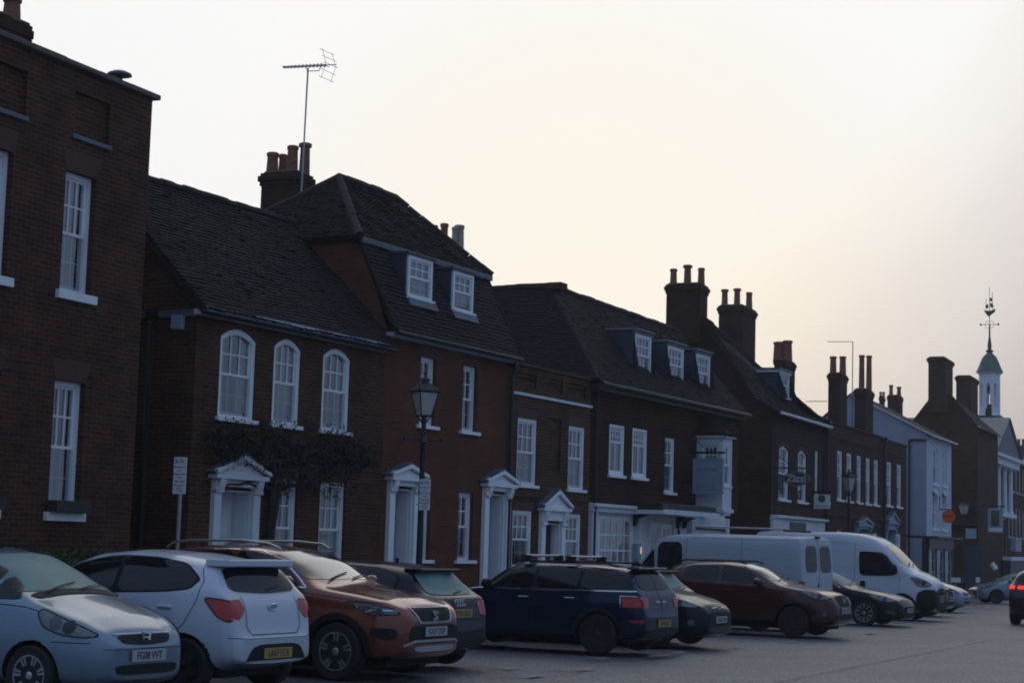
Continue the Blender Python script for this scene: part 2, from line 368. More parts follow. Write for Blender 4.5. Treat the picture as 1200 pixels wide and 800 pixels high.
def doorcase(h, fr, xl, xr, ytop, ped=None, depth=.35, door_m='white2', proj=.2, m='white', reveal=True, jl=None, hood_m='slate'):
    """xl/xr px of the outer pilasters, ytop px of the opening's head, ped = (apex_y px, base_y px)"""
    ym = (ytop+640)/2
    x0, x1 = fr.uv(xl, ym)[0], fr.uv(xr, ym)[0]; zt = fr.uv((xl+xr)/2, ytop)[1]; g = gz(fr.world(x0, 0, 0).y)+.12
    pw = .15*(x1-x0) if jl is None else jl; f = MB()
    f.box(x0, x0+pw, -.09, .05, g, zt+.06); f.box(x1-pw, x1, -.09, .05, g, zt+.06)
    for xx in (x0, x1-pw):
        f.box(xx-.02, xx+pw+.02, -.12, -.09, g, g+.25); f.box(xx-.02, xx+pw+.02, -.13, -.09, zt-.05, zt+.03)
    zb = fr.uv((xl+xr)/2, ped[1], -proj*.5)[1]; za = fr.uv((xl+xr)/2, ped[0], -proj*.5)[1]
    f.box(x0, x1, -.1, .05, zt+.06, zb-.04)
    for xx in (x0+.01, x1-pw-.01):   # scrolled brackets
        f.px([(-.1, zb-.3), (-.13, zb-.28), (-.17, zb-.16), (-.19, zb-.05), (-.1, zb-.05)], xx+.02, xx+pw-.02)
    f.box(x0-.1, x1+.1, -proj, 0, zb-.05, zb+.03)
    xc = (x0+x1)/2
    # raking cornices and tympanum
    for sg, xe in ((-1, x0-.12), (1, x1+.12)):
        f.py([(xe, zb+.032), (xc, za-.07), (xc, za+.01), (xe-.0*sg, zb+.1)], -proj-.03, -proj+.06)
    f.py([(x0-.05, zb+.032), (x1+.05, zb+.032), (xc, za-.075)], -proj+.06, -proj+.09)
    if reveal:
        f.box(x0+pw-.004, x0+pw+.02, -.02, depth, g, zt); f.box(x1-pw-.02, x1-pw+.004, -.02, depth, g, zt); f.box(x0+pw+.02, x1-pw-.02, 0, depth, zt-.02, zt+.005)
        for zz0, zz1 in ((g+.15, g+.9), (g+1.0, zt-.15)):
            f.box(x1-pw-.03, x1-pw-.02, .05, depth-.05, zz0, zz1)
    d = f.build('door_surround', M[m], h, bevel=.006)
    r = MB(); r.py([(x0-.17, zb+.035), (xc, za+.012), (x1+.17, zb+.035), (x1+.19, zb+.06), (xc, za+.06), (x0-.19, zb+.06)], -proj-.02, .01)
    r.build('hood_roof', M[hood_m], d)
    l = MB(); l.box(x0+pw, x1-pw, depth, depth+.05, g, zt)
    W = x1-x0-2*pw
    for a, b in ((.1, .46), (.54, .9)):
        for c0, c1 in ((.15, .75), (.95, 1.45), (1.55, 1.95)):
            if g+c1 < zt: l.box(x0+pw+W*a, x0+pw+W*b, depth-.015, depth, g+c0, g+c1)
    dl = l.build('door', M[door_m], h, bevel=.006)
    k = MB(); k.lathe([(.01, -.07), (.03, -.06), (.03, -.04), (.01, -.03), (.01, 0)], (x0+pw+W*.88, depth-.01, g+1.05), 8, 'y'); k.build('door_knob', M['steel'], dl)
    return (x0+pw, x1-pw, g-.5, zt)

def downpipe(h, x, y, z0, z1, r=.045):
    p = MB(); p.tube([(x, y, z0), (x, y, z1-.35), (x, y, z1-.2), (x, y-.06, z1)], r, 8); p.box(x-.09, x+.09, y-.11, y+.06, z1-.02, z1+.16)
    for i in range(int((z1-z0)/1.8)): p.lathe([(r*1.35, -.03), (r*1.35, .03)], (x, y, z0+1+i*1.8), 8)
    p.build('downpipe', M['iron'], h)
def shell(mb, x0, x1, yb, z0, z1):
    mb.poly([(x0,.0,z0),(x0,yb,z0),(x0,yb,z1),(x0,0,z1)]); mb.poly([(x1,0,z0),(x1,yb,z0),(x1,yb,z1),(x1,0,z1)]); mb.poly([(x0,yb,z0),(x1,yb,z0),(x1,yb,z1),(x0,yb,z1)])
def house(fr, label, name='house', cat='house', group='houses along the high street'):
    return empty(name, fr.P, fr.rz, label, cat, group)
HAZE = True
T = 27.5; ZB = -2.0
D_ = V((math.sin(R_(T)), math.cos(R_(T)), 0)); N_ = V((-math.cos(R_(T)), math.sin(R_(T)), 0))
def brackety(h, x, y, z, lab=None): pass
def roof_obj(mb, h, m='tile', name='roof'): return mb.build(name, M[m], h, fix=False)
def gutter(h, x0, x1, y, z, m='iron', fascia=None, r=.06, T_=None):
    g = MB(T_); g.tube([(x0, y, z), (x1, y, z)], r, 8); o = g.build('gutter', M[m], h, smooth=True)
    if fascia:
        f = MB(T_); f.box(x0, x1, y+.05, -.002, z-fascia[1]+.05, z+fascia[0]); f.box(x0, x1, y+.09, -.002, z-fascia[1]-.03, z-fascia[1]+.05); f.build('fascia', M[fascia[2]], h)
    return o

# ---------- H1: tall brick house with parapet (left edge)
f = Fr(23.5, 164, 400, depth=28.3)
h = house(f, 'tall dark brick house with flat brick parapet at the left end of the street')
ws = [f.rect(73.5, 110, 203, 340), f.rect(60, 96.5, 446, 600)]
ws[0] = (ws[0][0], ws[0][1], 5.24, 7.05); w0 = (-4.02, -3.3, 5.24, 7.05); g0 = (-4.0, -3.28, 1.96, 3.91)
allw = [ws[0], ws[1], w0, g0] + [(-4.0-1.95*k, -3.28-1.95*k, z0, z1) for k in (1, 2) for z0, z1 in ((5.24, 7.05), (1.96, 3.91))]
pan = [f.rect(80, 125, 95, 145)]; pan = [(-1.98, -1.1, 7.62, 8.28), (-4.0, -3.1, 7.62, 8.28), (-6.0, -5.1, 7.62, 8.28)]
w = MB(); wall_front(w, -9.5, 0, ZB, 8.62, [a for a in allw]+pan, th=.24); shell(w, -9.5, 0, 7, ZB, 8.62)
w.build('wall', M['brick1'], h, fix=False)
for a, b, c, d in pan:
    p = MB(); p.poly([(a, .07, c), (b, .07, c), (b, .07, d), (a, .07, d)]); p.build('blind_panel', M['brick1'], h, fix=False)
    s = MB(); s.box(a-.04, b+.04, -.05, .09, c-.075, c-.002); s.build('panel_ledge', M['lead'], h, bevel=.01)
c_ = MB()
for i in range(12): c_.box(-9.6+i*.81, -9.6+i*.81+.8, -.09, .3, 8.62+.004*(i % 2), 8.70+.004*(i % 3))
c_.build('parapet_coping', M['render_mort'], h, bevel=.012)
for i, a in enumerate(allw):
    window(h, a, 3, 4, rec=.1, curtain=['left', 'lower', 'left', 'sides', 'full', 'lower', 'sides', 'full'][i], sill_h=.13, sillw=.09)
    flat_arch(h, a, .32, .1)
for a in (ws[1], g0):
    b = MB(); b.box(a[0]-.05, a[1]+.05, -.2, -.012, a[2]-.004, a[2]+.17); b.build('window_box', M['darkwood'], h, bevel=.01)
chimney(h, f, -50, 2, 42, 15, 7.8, .6, [(15, -4, 20, 'pot', 1.1)], cap=.03)
f1 = f
v = empty('roof_vent', f.world(*[f.uv(140, 92, .15)[0], .15, 8.7]), f.rz, 'small mushroom-shaped vent cap standing on the brick parapet', 'vent')
b = MB(); b.lathe([(.16, .14), (.2, .15), (.19, .18), (.1, .22), (.02, .235)], n=12); b.build('cowl', M['lead'], v, smooth=True)
b = MB(); b.lathe([(.05, -.02), (.05, .15)], n=8); b.build('flue', M['dark'], v)

# ---------- H2: house with arched windows and creeper
f2 = f = Fr(T, 226, 480, v=18.4)
h = house(f, 'low brick house with three arched windows, creeper and pedimented white door')
X1 = f.uv(450, 480)[0]
up = [f.rect(257, 299.5, 384.5, 489), f.rect(320, 352, 394, 498), f.rect(377.5, 410, 406, 507)]
up = [(a[0], a[1], 3.68, 5.22) for a in up]; ar = .17
gr = [f.rect(315, 347.5, 560, 650), f.rect(374, 404, 563, 656)]; gr = [(a[0], a[1], 1.0, 2.72) for a in gr]
dr = doorcase(h, f, 245.5, 299.5, 574.5, (533, 558), m='white2', hood_m='lead')
w = MB(); wall_front(w, 0, X1, ZB, 5.5, up+gr+[dr], th=.4)
for a in up: spandrel(w, a, ar, .3)
yr, zr, ze = 2.46, 8.08, 5.46
w.poly([(0, 0, ZB), (0, 5, ZB), (0, 5, ze), (0, yr, zr-.06), (0, 0, ze-.02)]); w.poly([(0, 5, ZB), (X1, 5, ZB), (X1, 5, ze), (0, 5, ze)])
w.build('wall', M['brick2'], h, fix=False)
for i, a in enumerate(up): window(h, a, 3, 4, arch=ar, curtain=['sides', 'full', 'sides'][i], fw=.1, rec=.03); flat_arch(h, a, .13, arch=ar)
for i, a in enumerate(gr): window(h, a, 3, 4, curtain=['lower', 'full'][i], fw=.09, rec=.05); flat_arch(h, a, .25, .1)
t = MB(); tiles(t, (-.14, -.3, ze-.05), (X1, -.3, ze-.05), (X1, yr, zr), (-.14, yr, zr), seed=2, sag=.05)
t.poly([(-.14, yr, zr), (X1, yr, zr), (X1, 5.2, ze), (-.14, 5.2, ze)]); ridge(t, (-.1, yr, zr+.0), (X1+.2, yr, zr+.0))
t.poly([(-.14,-.3,ze-.05),(-.14,-.3,ze-.12),(-.14,yr,zr-.09),(-.14,yr,zr)])
roof_obj(t, h)
gutter(h, -.1, X1-.03, -.24, 5.42, 'signgrey', (.0, .06, 'white2'), .05)
b = MB(); b.box(-.05, -.002, 0, 2.6, 5.3, 5.42); b.build('side_fascia', M['lead'], h)
y, z = f.side(210, 379, 0); b = MB(); b.box(-.1, -.002, y-.13, y+.11, z-.11, z+.13); b.py([], 0, 0) if 0 else None
ab = b.build('alarm_box', M['signgrey'], h, bevel=.015)
downpipe(h, -.08, .9, ZB, 5.3)

# garden wall closing the alley between H1 and H2
a_ = empty('alley_wall', f1.world(.0, 2.2, 0), f1.rz, 'dark brick wall closing the alley beside the tall brick house', 'wall')
b = MB(); b.box(.02, 1.6, 0, .25, ZB, 3.0); b.build('wall', M['brick1'], a_); b = MB(); b.box(.3, 1.3, -.05, -.002, -.0, 2.1); b.build('gate', M['darkwood'], a_)

# creeper: stems + leaves on H2
M['leaf'] = noisy(mat('creeper_leaf_brown', (.03,.03,.018), .6), (.026,.022,.014), .5, 3)
cr = empty('creeper', f.world(0, 0, 0), f.rz, 'dark leafy climbing creeper trained over the door of the brick house', 'climbing plant')
cx, _ = f.uv(312, 600); st = MB(); rn = random.Random(4); tips = []
def stem(p, dirx, n, r):
    pts = [V(p)]; 
    for i in range(n): pts.append(pts[-1]+V((dirx*.22+rn.uniform(-.08, .08), rn.uniform(-.02, .02), rn.uniform(-.1, .12))))
    st.tube(pts, [max(.006, r*(1-i/n)) for i in range(n+1)], 6); tips.extend(pts)
trunk = [V((cx+rn.uniform(-.04, .04), -.1+rn.uniform(-.03, .03), z)) for z in (-.1, .5, 1.0, 1.6, 2.1, 2.6, 3.0)]
st.tube(trunk, [.12, .1, .09, .085, .08, .07, .06], 8)
trunk2 = [p+V((.1*math.sin(p.z*3), -.08, 0)) for p in trunk]; st.tube(trunk2, .04, 6)
for z in (2.5, 2.75, 3.0, 3.25, 3.45):
    stem((cx, -.12, z), -1, 9, .04); stem((cx, -.12, z), 1, 16, .045)
st.build('stem', M['bark'], cr, smooth=True)
lf = MB()
def leaf(mb, p, s, rn):
    a = V((rn.gauss(0,1), rn.gauss(0,1), rn.gauss(0,1))).normalized(); b_ = a.cross(V((rn.gauss(0,1), rn.gauss(0,1), rn.gauss(0,1)))).normalized(); c = a.cross(b_)
    mb.poly([p-a*s, p+b_*s*.42+c*s*.1, p+a*s, p-b_*s*.42+c*s*.1])
xa, xb = f.uv(236, 520)[0], f.uv(428, 530)[0]
cl = []
for i in range(150):
    u = rn.random(); x = xa+(xb-xa)*u; env = math.sin(math.pi*min(1, max(0, u*1.02)))**.5
    zc = 3.2+.05*math.sin(u*9); cl.append((V((x, -.2+rn.uniform(-.12, .1), zc+rn.uniform(-.4, .4)*env)), rn.uniform(.08, .2)))
for i in range(34):
    x = rn.uniform(cx-.2, xb-.3); cl.append((V((x, -.22, rn.uniform(2.45, 2.8))), rn.uniform(.07, .14)))
for i in range(14): cl.append((V((rn.uniform(xa+.2, xb-.3), -.12, rn.uniform(3.55, 3.78))), rn.uniform(.06, .1)))
for c0, r in cl:
    for k in range(int(70*(r/.18)**2)):
        q = c0+V((rn.gauss(0, r*.6), rn.gauss(0, r*.35), rn.gauss(0, r*.55))); q.y = min(q.y, -.01); leaf(lf, q, rn.uniform(.018, .045), rn)
lf.build('foliage', M['leaf'], cr, fix=False)
# small climber at the right window + hedge + shrub
sb = empty('shrub', f.world(4.4, -.35, .1), f.rz, 'small thin shrub against the brick wall beside the navy hatchback', 'shrub')
b = MB(); [b.tube([(0, 0, 0), (rn.uniform(-.2, .2), rn.uniform(-.1, .1), .6), (rn.uniform(-.35, .35), rn.uniform(-.15, .15), 1.1)], .008, 4) for _ in range(7)]; b.build('stem', M['bark'], sb)
b = MB(); [leaf(b, V((rn.gauss(0, .2), rn.gauss(0, .08), rn.uniform(.2, 1.15))), .03, rn) for _ in range(700)]; b.build('foliage', M['leaf2'], sb, fix=False)
x, z = f1.uv(108, 648, -1.0)
hg = empty('hedge', f1.world(x, -.6, .1), f1.rz, 'low clipped green hedge in front of the tall dark brick house', 'hedge')
b = MB()
for i in range(14000):
    u, vv, ww = rn.uniform(-1.9, 1.9), rn.uniform(-.35, .35), rn.random()
    if rn.random() < .6: ww = rn.uniform(.88, 1.0)
    leaf(b, V((u, vv, ww*(1.3+.05*math.sin(u*4+vv*5))*(1-.12*(abs(vv)/.35)**3))), .03, rn)
b.build('foliage', M['leaf2'], hg, fix=False)
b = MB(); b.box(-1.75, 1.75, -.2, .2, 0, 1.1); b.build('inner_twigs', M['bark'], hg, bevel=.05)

# ---------- H3: mansard house with two dormers
f3 = f = Fr(T, 450, 480, v=18.4)
h = house(f, 'smooth red brick house with steep tiled mansard roof and two white dormer windows')
X1 = f.uv(597, 480)[0]
up = [f.rect(492, 510, 428, 508), f.rect(542, 558.5, 439, 512)]; up = [(a[0], a[1], 4.02, 5.42) for a in up]
gr = [f.rect(484, 504, 571, 648), f.rect(537, 554, 575, 648)]; gr = [(a[0], a[1], 1.3, 2.72) for a in gr]
d1 = doorcase(h, f, 452, 487, 573, (543.5, 560), door_m='bluedoor', jl=.2); d2 = doorcase(h, f, 564, 594.5, 578.5, (551, 567.5), door_m='bluedoor', jl=.2)
w = MB(); wall_front(w, 0, X1, ZB, 5.85, up+gr+[d1, d2], th=.4)
yb, zbn, zt = .72, 7.68, 9.38
w.poly([(0, 0, ZB), (0, 5.2, ZB), (0, 5.2, 5.8), (0, 4.4, zbn), (0, yb, zbn), (0, 0, 5.85)]); w.poly([(X1, 0, ZB), (X1, 5.2, ZB), (X1, 5.2, 5.8), (X1, 4.4, zbn), (X1, yb, zbn), (X1, 0, 5.85)])
w.poly([(0, 5.2, ZB), (X1, 5.2, ZB), (X1, 5.2, 5.8), (0, 5.2, 5.8)])
w.build('wall', M['brick3'], h, fix=False)
for i, a in enumerate(up+gr): window(h, a, 2, 4, curtain=['sides', None, 'lower', 'sides'][i], fw=.07, rec=.08, sillw=.12); flat_arch(h, a, .22, .1)
t = MB(); A, B = (-.02, -.22, 5.8), (X1+.02, -.22, 5.8); A2, B2 = (-.02, yb, zbn), (X1+.02, yb, zbn)
tiles(t, A, B, B2, A2, seed=5)
a1, a2 = (1.87, 2.5, zt), (4.22, 2.5, zt-.02)
EL, ER = (-.16, yb-.1, zbn+.0), (X1+.14, yb-.1, zbn+.0); EL2, ER2 = (-.16, 4.5, zbn), (X1+.14, 4.5, zbn)
tiles(t, EL, ER, a2, a1, seed=6); tiles(t, EL2, EL, a1, a1, seed=7); tiles(t, ER, ER2, a2, a2, seed=8)
t.poly([EL2, ER2, a2, a1]); t.poly([EL2, ER2, (X1, 5.3, 5.8), (0, 5.3, 5.8)])
ridge(t, a1, a2); ridge(t, EL, a1, .09); ridge(t, EL2, a1, .09); ridge(t, ER, a2, .09)
ridge(t, A, A2, .05, .2); ridge(t, B, B2, .05, .2)
roof_obj(t, h)
b = MB(); b.box(-.1, X1+.08, yb-.16, yb-.1, zbn-.13, zbn-.01); b.build('lead_band', M['lead'], h, bevel=.01)
gutter(h, -.05, X1+.03, -.27, 5.74, 'iron', (.0, .06, 'signgrey'), .05)
for (xl, xr, yt, ybm) in ((478.6, 507, 302, 350), (531, 555, 319.5, 365)):
    y0 = .12; r = f.rect(xl, xr, yt, ybm, y0); x0, x1, z0, z1 = r
    TT = Matrix.Translation((0, y0, 0))
    dm = MB(); yend = .75
    for xx in (x0-.05, x1+.01): dm.box(xx, xx+.04, y0+.04, yend, z0-.3, z1+.02)
    dm.box(x0-.08, x1+.08, y0-.03, yend, z1+.0, z1+.07)
    d_ = dm.build('dormer', M['navylead'], h, bevel=.006)
    window(h, (x0, x1, z0, z1), 3, 4, rec=0, T=TT, fw=.07, sillw=.03, curtain='full', name='dormer_window', sill_h=.05, m='white')
    b = MB(); b.prism([(x0-.06, y0-.07, z0-.06), (x1+.06, y0-.07, z0-.06), (x1+.08, y0-.13, z0-.2), (x0-.08, y0-.13, z0-.2)], [(x0-.06, y0-.03, z0-.06), (x1+.06, y0-.03, z0-.06), (x1+.08, y0-.09, z0-.21), (x0-.08, y0-.09, z0-.21)])
    b.build('lead_apron', M['lead'], d_)
downpipe(h, X1-.06, -.09, ZB, 5.6)
chimney(h, f, 302, 347, 371, 199, 6.5, 4.4, [(320, 179, 14, 'pot', 1.05), (332, 181, 10, 'pot', 1.05), (343.5, 171, 13.5, 'pot', 1.02), (358, 168, 12.5, 'pot', 1.25)], cap=.07)
chimney(h, f, 500, 532, 549, 292, 6.5, 4.2, [(509, 264, 9, 'pot', 1.05), (521, 262, 9.5, 'pot', 1.08), (533, 266, 7, 'potbuff', 1.05), (538.5, 264, 12, 'potbuff', 1.05)], cap=.06)
# TV aerial
xa, za = f.uv(353, 225, 4.3); za_t = f.uv(361, 80, 4.3)[1]; xt = f.uv(361, 80, 4.3)[0]
an = empty('tv_aerial', f.world(xa, 4.3, za), f.rz, 'tall thin television aerial strapped to the red pot chimney', 'aerial')
dz = za_t-za; dx = xt-xa
b = MB(); b.tube([(0, 0, -.5), (dx, 0, dz)], .022, 6); b.build('mast', M['steel'], an)
xL = f.uv(333, 79, 4.3)[0]-xa; xR = f.uv(394, 76, 4.3)[0]-xa; zl = f.uv(345, 78.5, 4.3)[1]-za
sc = .48; b = MB(); y_l, z_l = f.side(333, 79, xt); y_r, z_r = f.side(394, 76, xt)   # the boom runs across the street
yl, yrr = y_l-4.3, y_r-4.3; zz = (z_l+z_r)/2-za; zr2 = z_r-za; zl2 = z_l-za
q = lambda t: V((dx, yl+(yrr-yl)*t, zl2+(zr2-zl2)*t))
b.tube([q(0), q(1)], .012, 5)
for i in range(12): p = q(i/12*.86+.0); b.tube([p-V((.2, 0, 0))*(.6+.03*i), p+V((.2, 0, 0))*(.6+.03*i)], .007, 4); b.box(p.x-.02, p.x+.02, p.y-.02, p.y+.02, p.z-.025, p.z+.025)
for k in (-.24, -.12, 0, .12, .24): p = q(.9); b.tube([p+V((-.3, .12*abs(k)*4, k*1.3)), p+V((.3, .12*abs(k)*4, k*1.3))], .006, 4)
for xx in (-.2, .2): p = q(.9); b.tube([p+V((xx, .12, -.34)), p+V((xx, 0, 0)), p+V((xx, .12, .34))], .006, 4)
b.tube([q(.42), q(.45)-V((0, 0, .12)), q(.68)-V((0, 0, .12)), q(.71)], .012, 5)
b.build('antenna_array', M['steel'], an)

# ---------- H4: narrow brick house with parapet
f4 = f = Fr(T, 597, 480, v=18.4)
h = house(f, 'narrow striped brick house with panelled parapet and central pedimented door')
X1 = 4.3
up = [f.rect(606, 629, 487, 571), f.rect(666, 685, 497, 573)]; up = [(a[0], a[1], 3.0, 4.5) for a in up]
gr = [f.rect(600, 623, 604, 661), f.rect(662, 680.6, 605, 657)]; gr = [(max(.06, a[0]), a[1], 1.15, 2.42) for a in gr]
pan = [f.rect(636.5, 657, 490, 550)]+[(a, b, 5.2, 5.52) for a, b in ((.3, 1.3), (1.65, 2.7), (3.0, 4.0))]
d1 = doorcase(h, f, 631, 659, 613, (574, 596), door_m='darkwood', depth=.2, jl=.2)
w = MB(); wall_front(w, 0, X1, ZB, 5.66, up+gr+pan+[d1], th=.3); shell(w, 0, X1, 6, ZB, 5.4); w.poly([(0, 0, 5.4), (X1, 0, 5.4), (X1, 6, 5.4), (0, 6, 5.4)])
w.poly([(0, .25, 5.3), (X1, .25, 5.3), (X1, .25, 5.66), (0, .25, 5.66)])
w.build('wall', M['brick4'], h, fix=False)
for a, b_, c, d in pan:
    p = MB(); p.poly([(a, .05, c), (b_, .05, c), (b_, .05, d), (a, .05, d)]); p.build('blind_panel', M['brick4'], h, fix=False)
b = MB(); b.box(0, X1, -.05, -.002, 5.0, 5.06); b.build('string_course', M['white2'], h); b = MB(); b.box(-.02, X1+.02, -.05, .28, 5.66, 5.73); b.build('parapet_coping', M['brick4'], h, bevel=.01)
b = MB(); b.box(0, X1, -.035, -.002, 2.72, 2.9); b.build('brick_band', M['brick4'], h)
for i, a in enumerate(up+gr): window(h, a, 3, 4, curtain='sides', fw=.08, rec=.03); flat_arch(h, a, .2, .08)

# ---------- H5: long tile-hung inn with three dormers
f5 = f = Fr(T, 693, 480, v=18.4)
h = house(f, 'tile-hung building with three box dormers over a white shop front', cat='building')
X1 = f.uv(866, 480)[0]; ze = 5.68; yr, zr = 2.0, 8.3
c3 = [f.rect(714, 731, 489, 547), f.rect(741, 757.6, 494, 551)]; c3 = [(a[0], a[1], 3.45, 4.7) for a in c3]
n1 = f.rect(779, 790.6, 504, 568); n1 = (n1[0], n1[1], 3.15, 4.6)
sh = f.rect(704, 744.5, 605, 668); sh = (sh[0], sh[1], .75, 2.4)
e0 = f.uv(765, 620)[0]; e1 = f.uv(792, 620)[0]
w = MB(); wall_front(w, 0, X1, 2.75, ze, c3+[n1], th=.3); w.poly([(0,0,2.75),(0,8,2.75),(0,8,ze),(0,0,ze)]); w.poly([(X1,0,2.75),(X1,8,2.75),(X1,8,ze),(X1,0,ze)])
w.poly([(0, 0, 2.75), (X1, 0, 2.75), (X1, .05, 2.72), (0, .05, 2.72)])
w.build('tile_hung_wall', M['tilehung'], h, fix=False)
eh = (e0, e1, .2, 2.35)
x9 = f.uv(851, 640)[0]
w = MB(); wall_front(w, 0, x9, ZB, 2.75, [sh, eh], y=.06, th=.3); w.poly([(0,.06,ZB),(0,8,ZB),(0,8,2.75),(0,.06,2.75)]); w.poly([(x9,.06,ZB),(x9,8,ZB),(x9,8,2.75),(x9,.06,2.75)])
w.build('shop_wall', M['white2'], h, fix=False)
for a in c3: window(h, a, 2, 2, rec=.0, fw=.05, curtain='sides', trans=a[2]+.82, sash=False); 
b = MB()
for a in c3:
    for k in range(1, 3): b.box(a[0]+.1, a[1]-.1, .03, .06, a[2]+.82+.14*k-.01, a[2]+.82+.14*k+.012)
    for k in range(1, 6):
        x = a[0]+(a[1]-a[0])*k/6; b.box(x-.01, x+.01, .03, .06, a[2]+.84, a[3]-.06)
b.build('glazing_bars', M['white'], h)
window(h, n1, 2, 4, rec=.03, fw=.06, curtain='lower')
TT = Matrix.Translation((0, .06, 0)); window(h, sh, 5, 4, rec=0, fw=.06, T=TT, sash=False, name='shop_window', bw=.03)
b = MB(); x_a, x_b = 0.02, f.uv(751, 630)[0]
for a, c in ((.03, .32), (x_b-.3, x_b)): b.box(a, c, -.1, .058, 0, 2.5)
b.box(.0, x_b+.05, -.12, .058, 2.5, 2.62); b.box(-.0, x_b+.08, -.2, .058, 2.62, 2.7)
b.build('shopfront_pilasters', M['white2'], h, bevel=.01)
# entrance: glazed doors under the flat canopy
dd = window(h, (e0+.03, (e0+e1)/2-.02, .25, 2.3), 2, 4, rec=.03, T=TT, sash=False, sill=False, name='glazed_door'); window(h, ((e0+e1)/2+.02, e1-.03, .25, 2.3), 2, 4, rec=.03, T=TT, sash=False, sill=False, name='glazed_door')
cx0, cx1 = f.uv(760, 588, -.5)[0], f.uv(826, 596, -.5)[0]
b = MB(); b.box(cx0, cx1, -.9, .058, 2.62, 2.7); b.box(cx0+.05, cx1-.05, -.85, .058, 2.7, 2.8); b.build('canopy', M['darkwood'], h, bevel=.01)
b = MB(); b.box(cx0+.01, cx1-.01, -.93, -.9, 2.52, 2.64); b.box(cx0+.01, cx0+.05, -.9, .05, 2.52, 2.62); b.build('canopy_fascia', M['white2'], h)
for xx in (cx0+.3, e1+.15, cx1-.25):
    b = MB(); b.px([(.05, 2.2), (-.03, 2.22), (-.08, 2.4), (-.35, 2.5), (.05, 2.52)], xx, xx+.09); b.build('bracket', M['dark'], h)
bx = f.uv(809, 630)[0]; b = MB(); b.box(bx, x9-.05, -.06, .058, 2.2, 2.55); b.box(bx, x9-.1, -.04, .058, .4, 1.9); b.box(bx-.1, bx, -.09, .058, 0, 2.5); b.box(x9-.15, x9+.02, -.09, .058, 0, 2.55); b.build('shop_panel', M['white2'], h, bevel=.01)
# oriel bay
bx0 = f.uv(820.5, 550)[0]; o_p = .78; y_, z_t = f.side(822, 504, bx0); bx0 = f.uv(847, 550, -o_p)[0]; bx1 = f.uv(857.5, 550, -o_p)[0]
zt_, zb_ = f.uv(850, 512, -o_p)[1], f.uv(850, 598, -o_p)[1]
w = MB(); sw = (.16, o_p-.14, zb_+.75, zt_-.22)
def sideT(x): return Matrix(((0, 1, 0, x), (-1, 0, 0, 0), (0, 0, 1, 0), (0, 0, 0, 1)))   # local x -> -y, local y -> +x
wl = MB(sideT(bx0)); wall_front(wl, 0, o_p, zb_, zt_, [sw], th=.08); 
wf = MB(Matrix.Translation((0, -o_p, 0))); fw_ = (bx0+.12, bx1-.1, zb_+.7, zt_-.22); wall_front(wf, bx0, bx1, zb_, zt_, [fw_], th=.08)
w.v = wl.v; w.f = list(wl.f); n = len(w.v); w.v = w.v+wf.v; w.f += [tuple(i+n for i in q_) for q_ in wf.f]
w.poly([(bx1, -o_p, zb_), (bx1, 0, zb_), (bx1, 0, zt_), (bx1, -o_p, zt_)]); w.poly([(bx0, -o_p, zb_), (bx1, -o_p, zb_), (bx1, 0, zb_), (bx0, 0, zb_)]); w.poly([(bx0, -o_p, zt_), (bx1, -o_p, zt_), (bx1, 0, zt_), (bx0, 0, zt_)])
bay = w.build('bay', M['white2'], h, fix=False)
b = MB(); b.box(bx0-.08, bx1+.08, -o_p-.1, -.002, zt_-.02, zt_+.07); b.box(bx0-.05, bx1+.05, -o_p-.06, -.002, zb_-.06, zb_+.04); b.box(bx0-.02, bx1+.02, -o_p-.03, -.002, zb_+.62, zb_+.67); b.box(bx0+.1, bx1-.1, -o_p-.02, -.002, zb_-.14, zb_-.06); b.build('bay_moulding', M['white2'], bay, bevel=.008)
window(h, sw, 3, 4, rec=.02, fw=.04, T=sideT(bx0), sill=False, name='bay_window'); window(h, fw_, 2, 4, rec=.02, fw=.04, T=Matrix.Translation((0, -o_p, 0)), sill=False, name='bay_window')
t = MB(); tiles(t, (bx0-.12, 0, zt_+.07), (bx0-.12, -o_p-.14, zt_+.07), (bx0+.4, -.1, zt_+.62), (bx0+.4, 0, zt_+.62), gauge=.11); tiles(t, (bx0-.12, -o_p-.14, zt_+.07), (bx1+.12, -o_p-.14, zt_+.07), (bx1-.3, -.1, zt_+.62), (bx0+.4, -.1, zt_+.62), gauge=.11); t.build('bay_roof', M['tile'], bay, fix=False)
# roof
t = MB(); tiles(t, (-.15, -.25, ze-.02), (X1+.1, -.25, ze-.02), (X1+.1, yr, zr-.15), (1.6, yr, zr), seed=11, gauge=.11, tw=.18)
tiles(t, (-.15, 7, ze-.02), (-.15, -.25, ze-.02), (1.6, yr, zr), (1.6, 7, zr+.05), seed=12, gauge=.11, tw=.18)
t.poly([(1.6, yr, zr), (X1+.1, yr, zr-.15), (X1+.1, 5, ze), (1.6, 5, ze)]); ridge(t, (1.6, yr, zr), (X1, yr, zr-.15)); ridge(t, (1.6, yr, zr), (1.6, 7, zr)); ridge(t, (-.1, -.2, ze), (1.6, yr, zr), .09)
t.poly([(X1+.1,-.25,ze-.02),(X1+.1,yr,zr-.15),(X1+.1,5,ze)])
roof_obj(t, h)
gutter(h, -.1, X1+.05, -.33, ze-.08, 'iron', (.0, .12, 'darkwood'), .06)
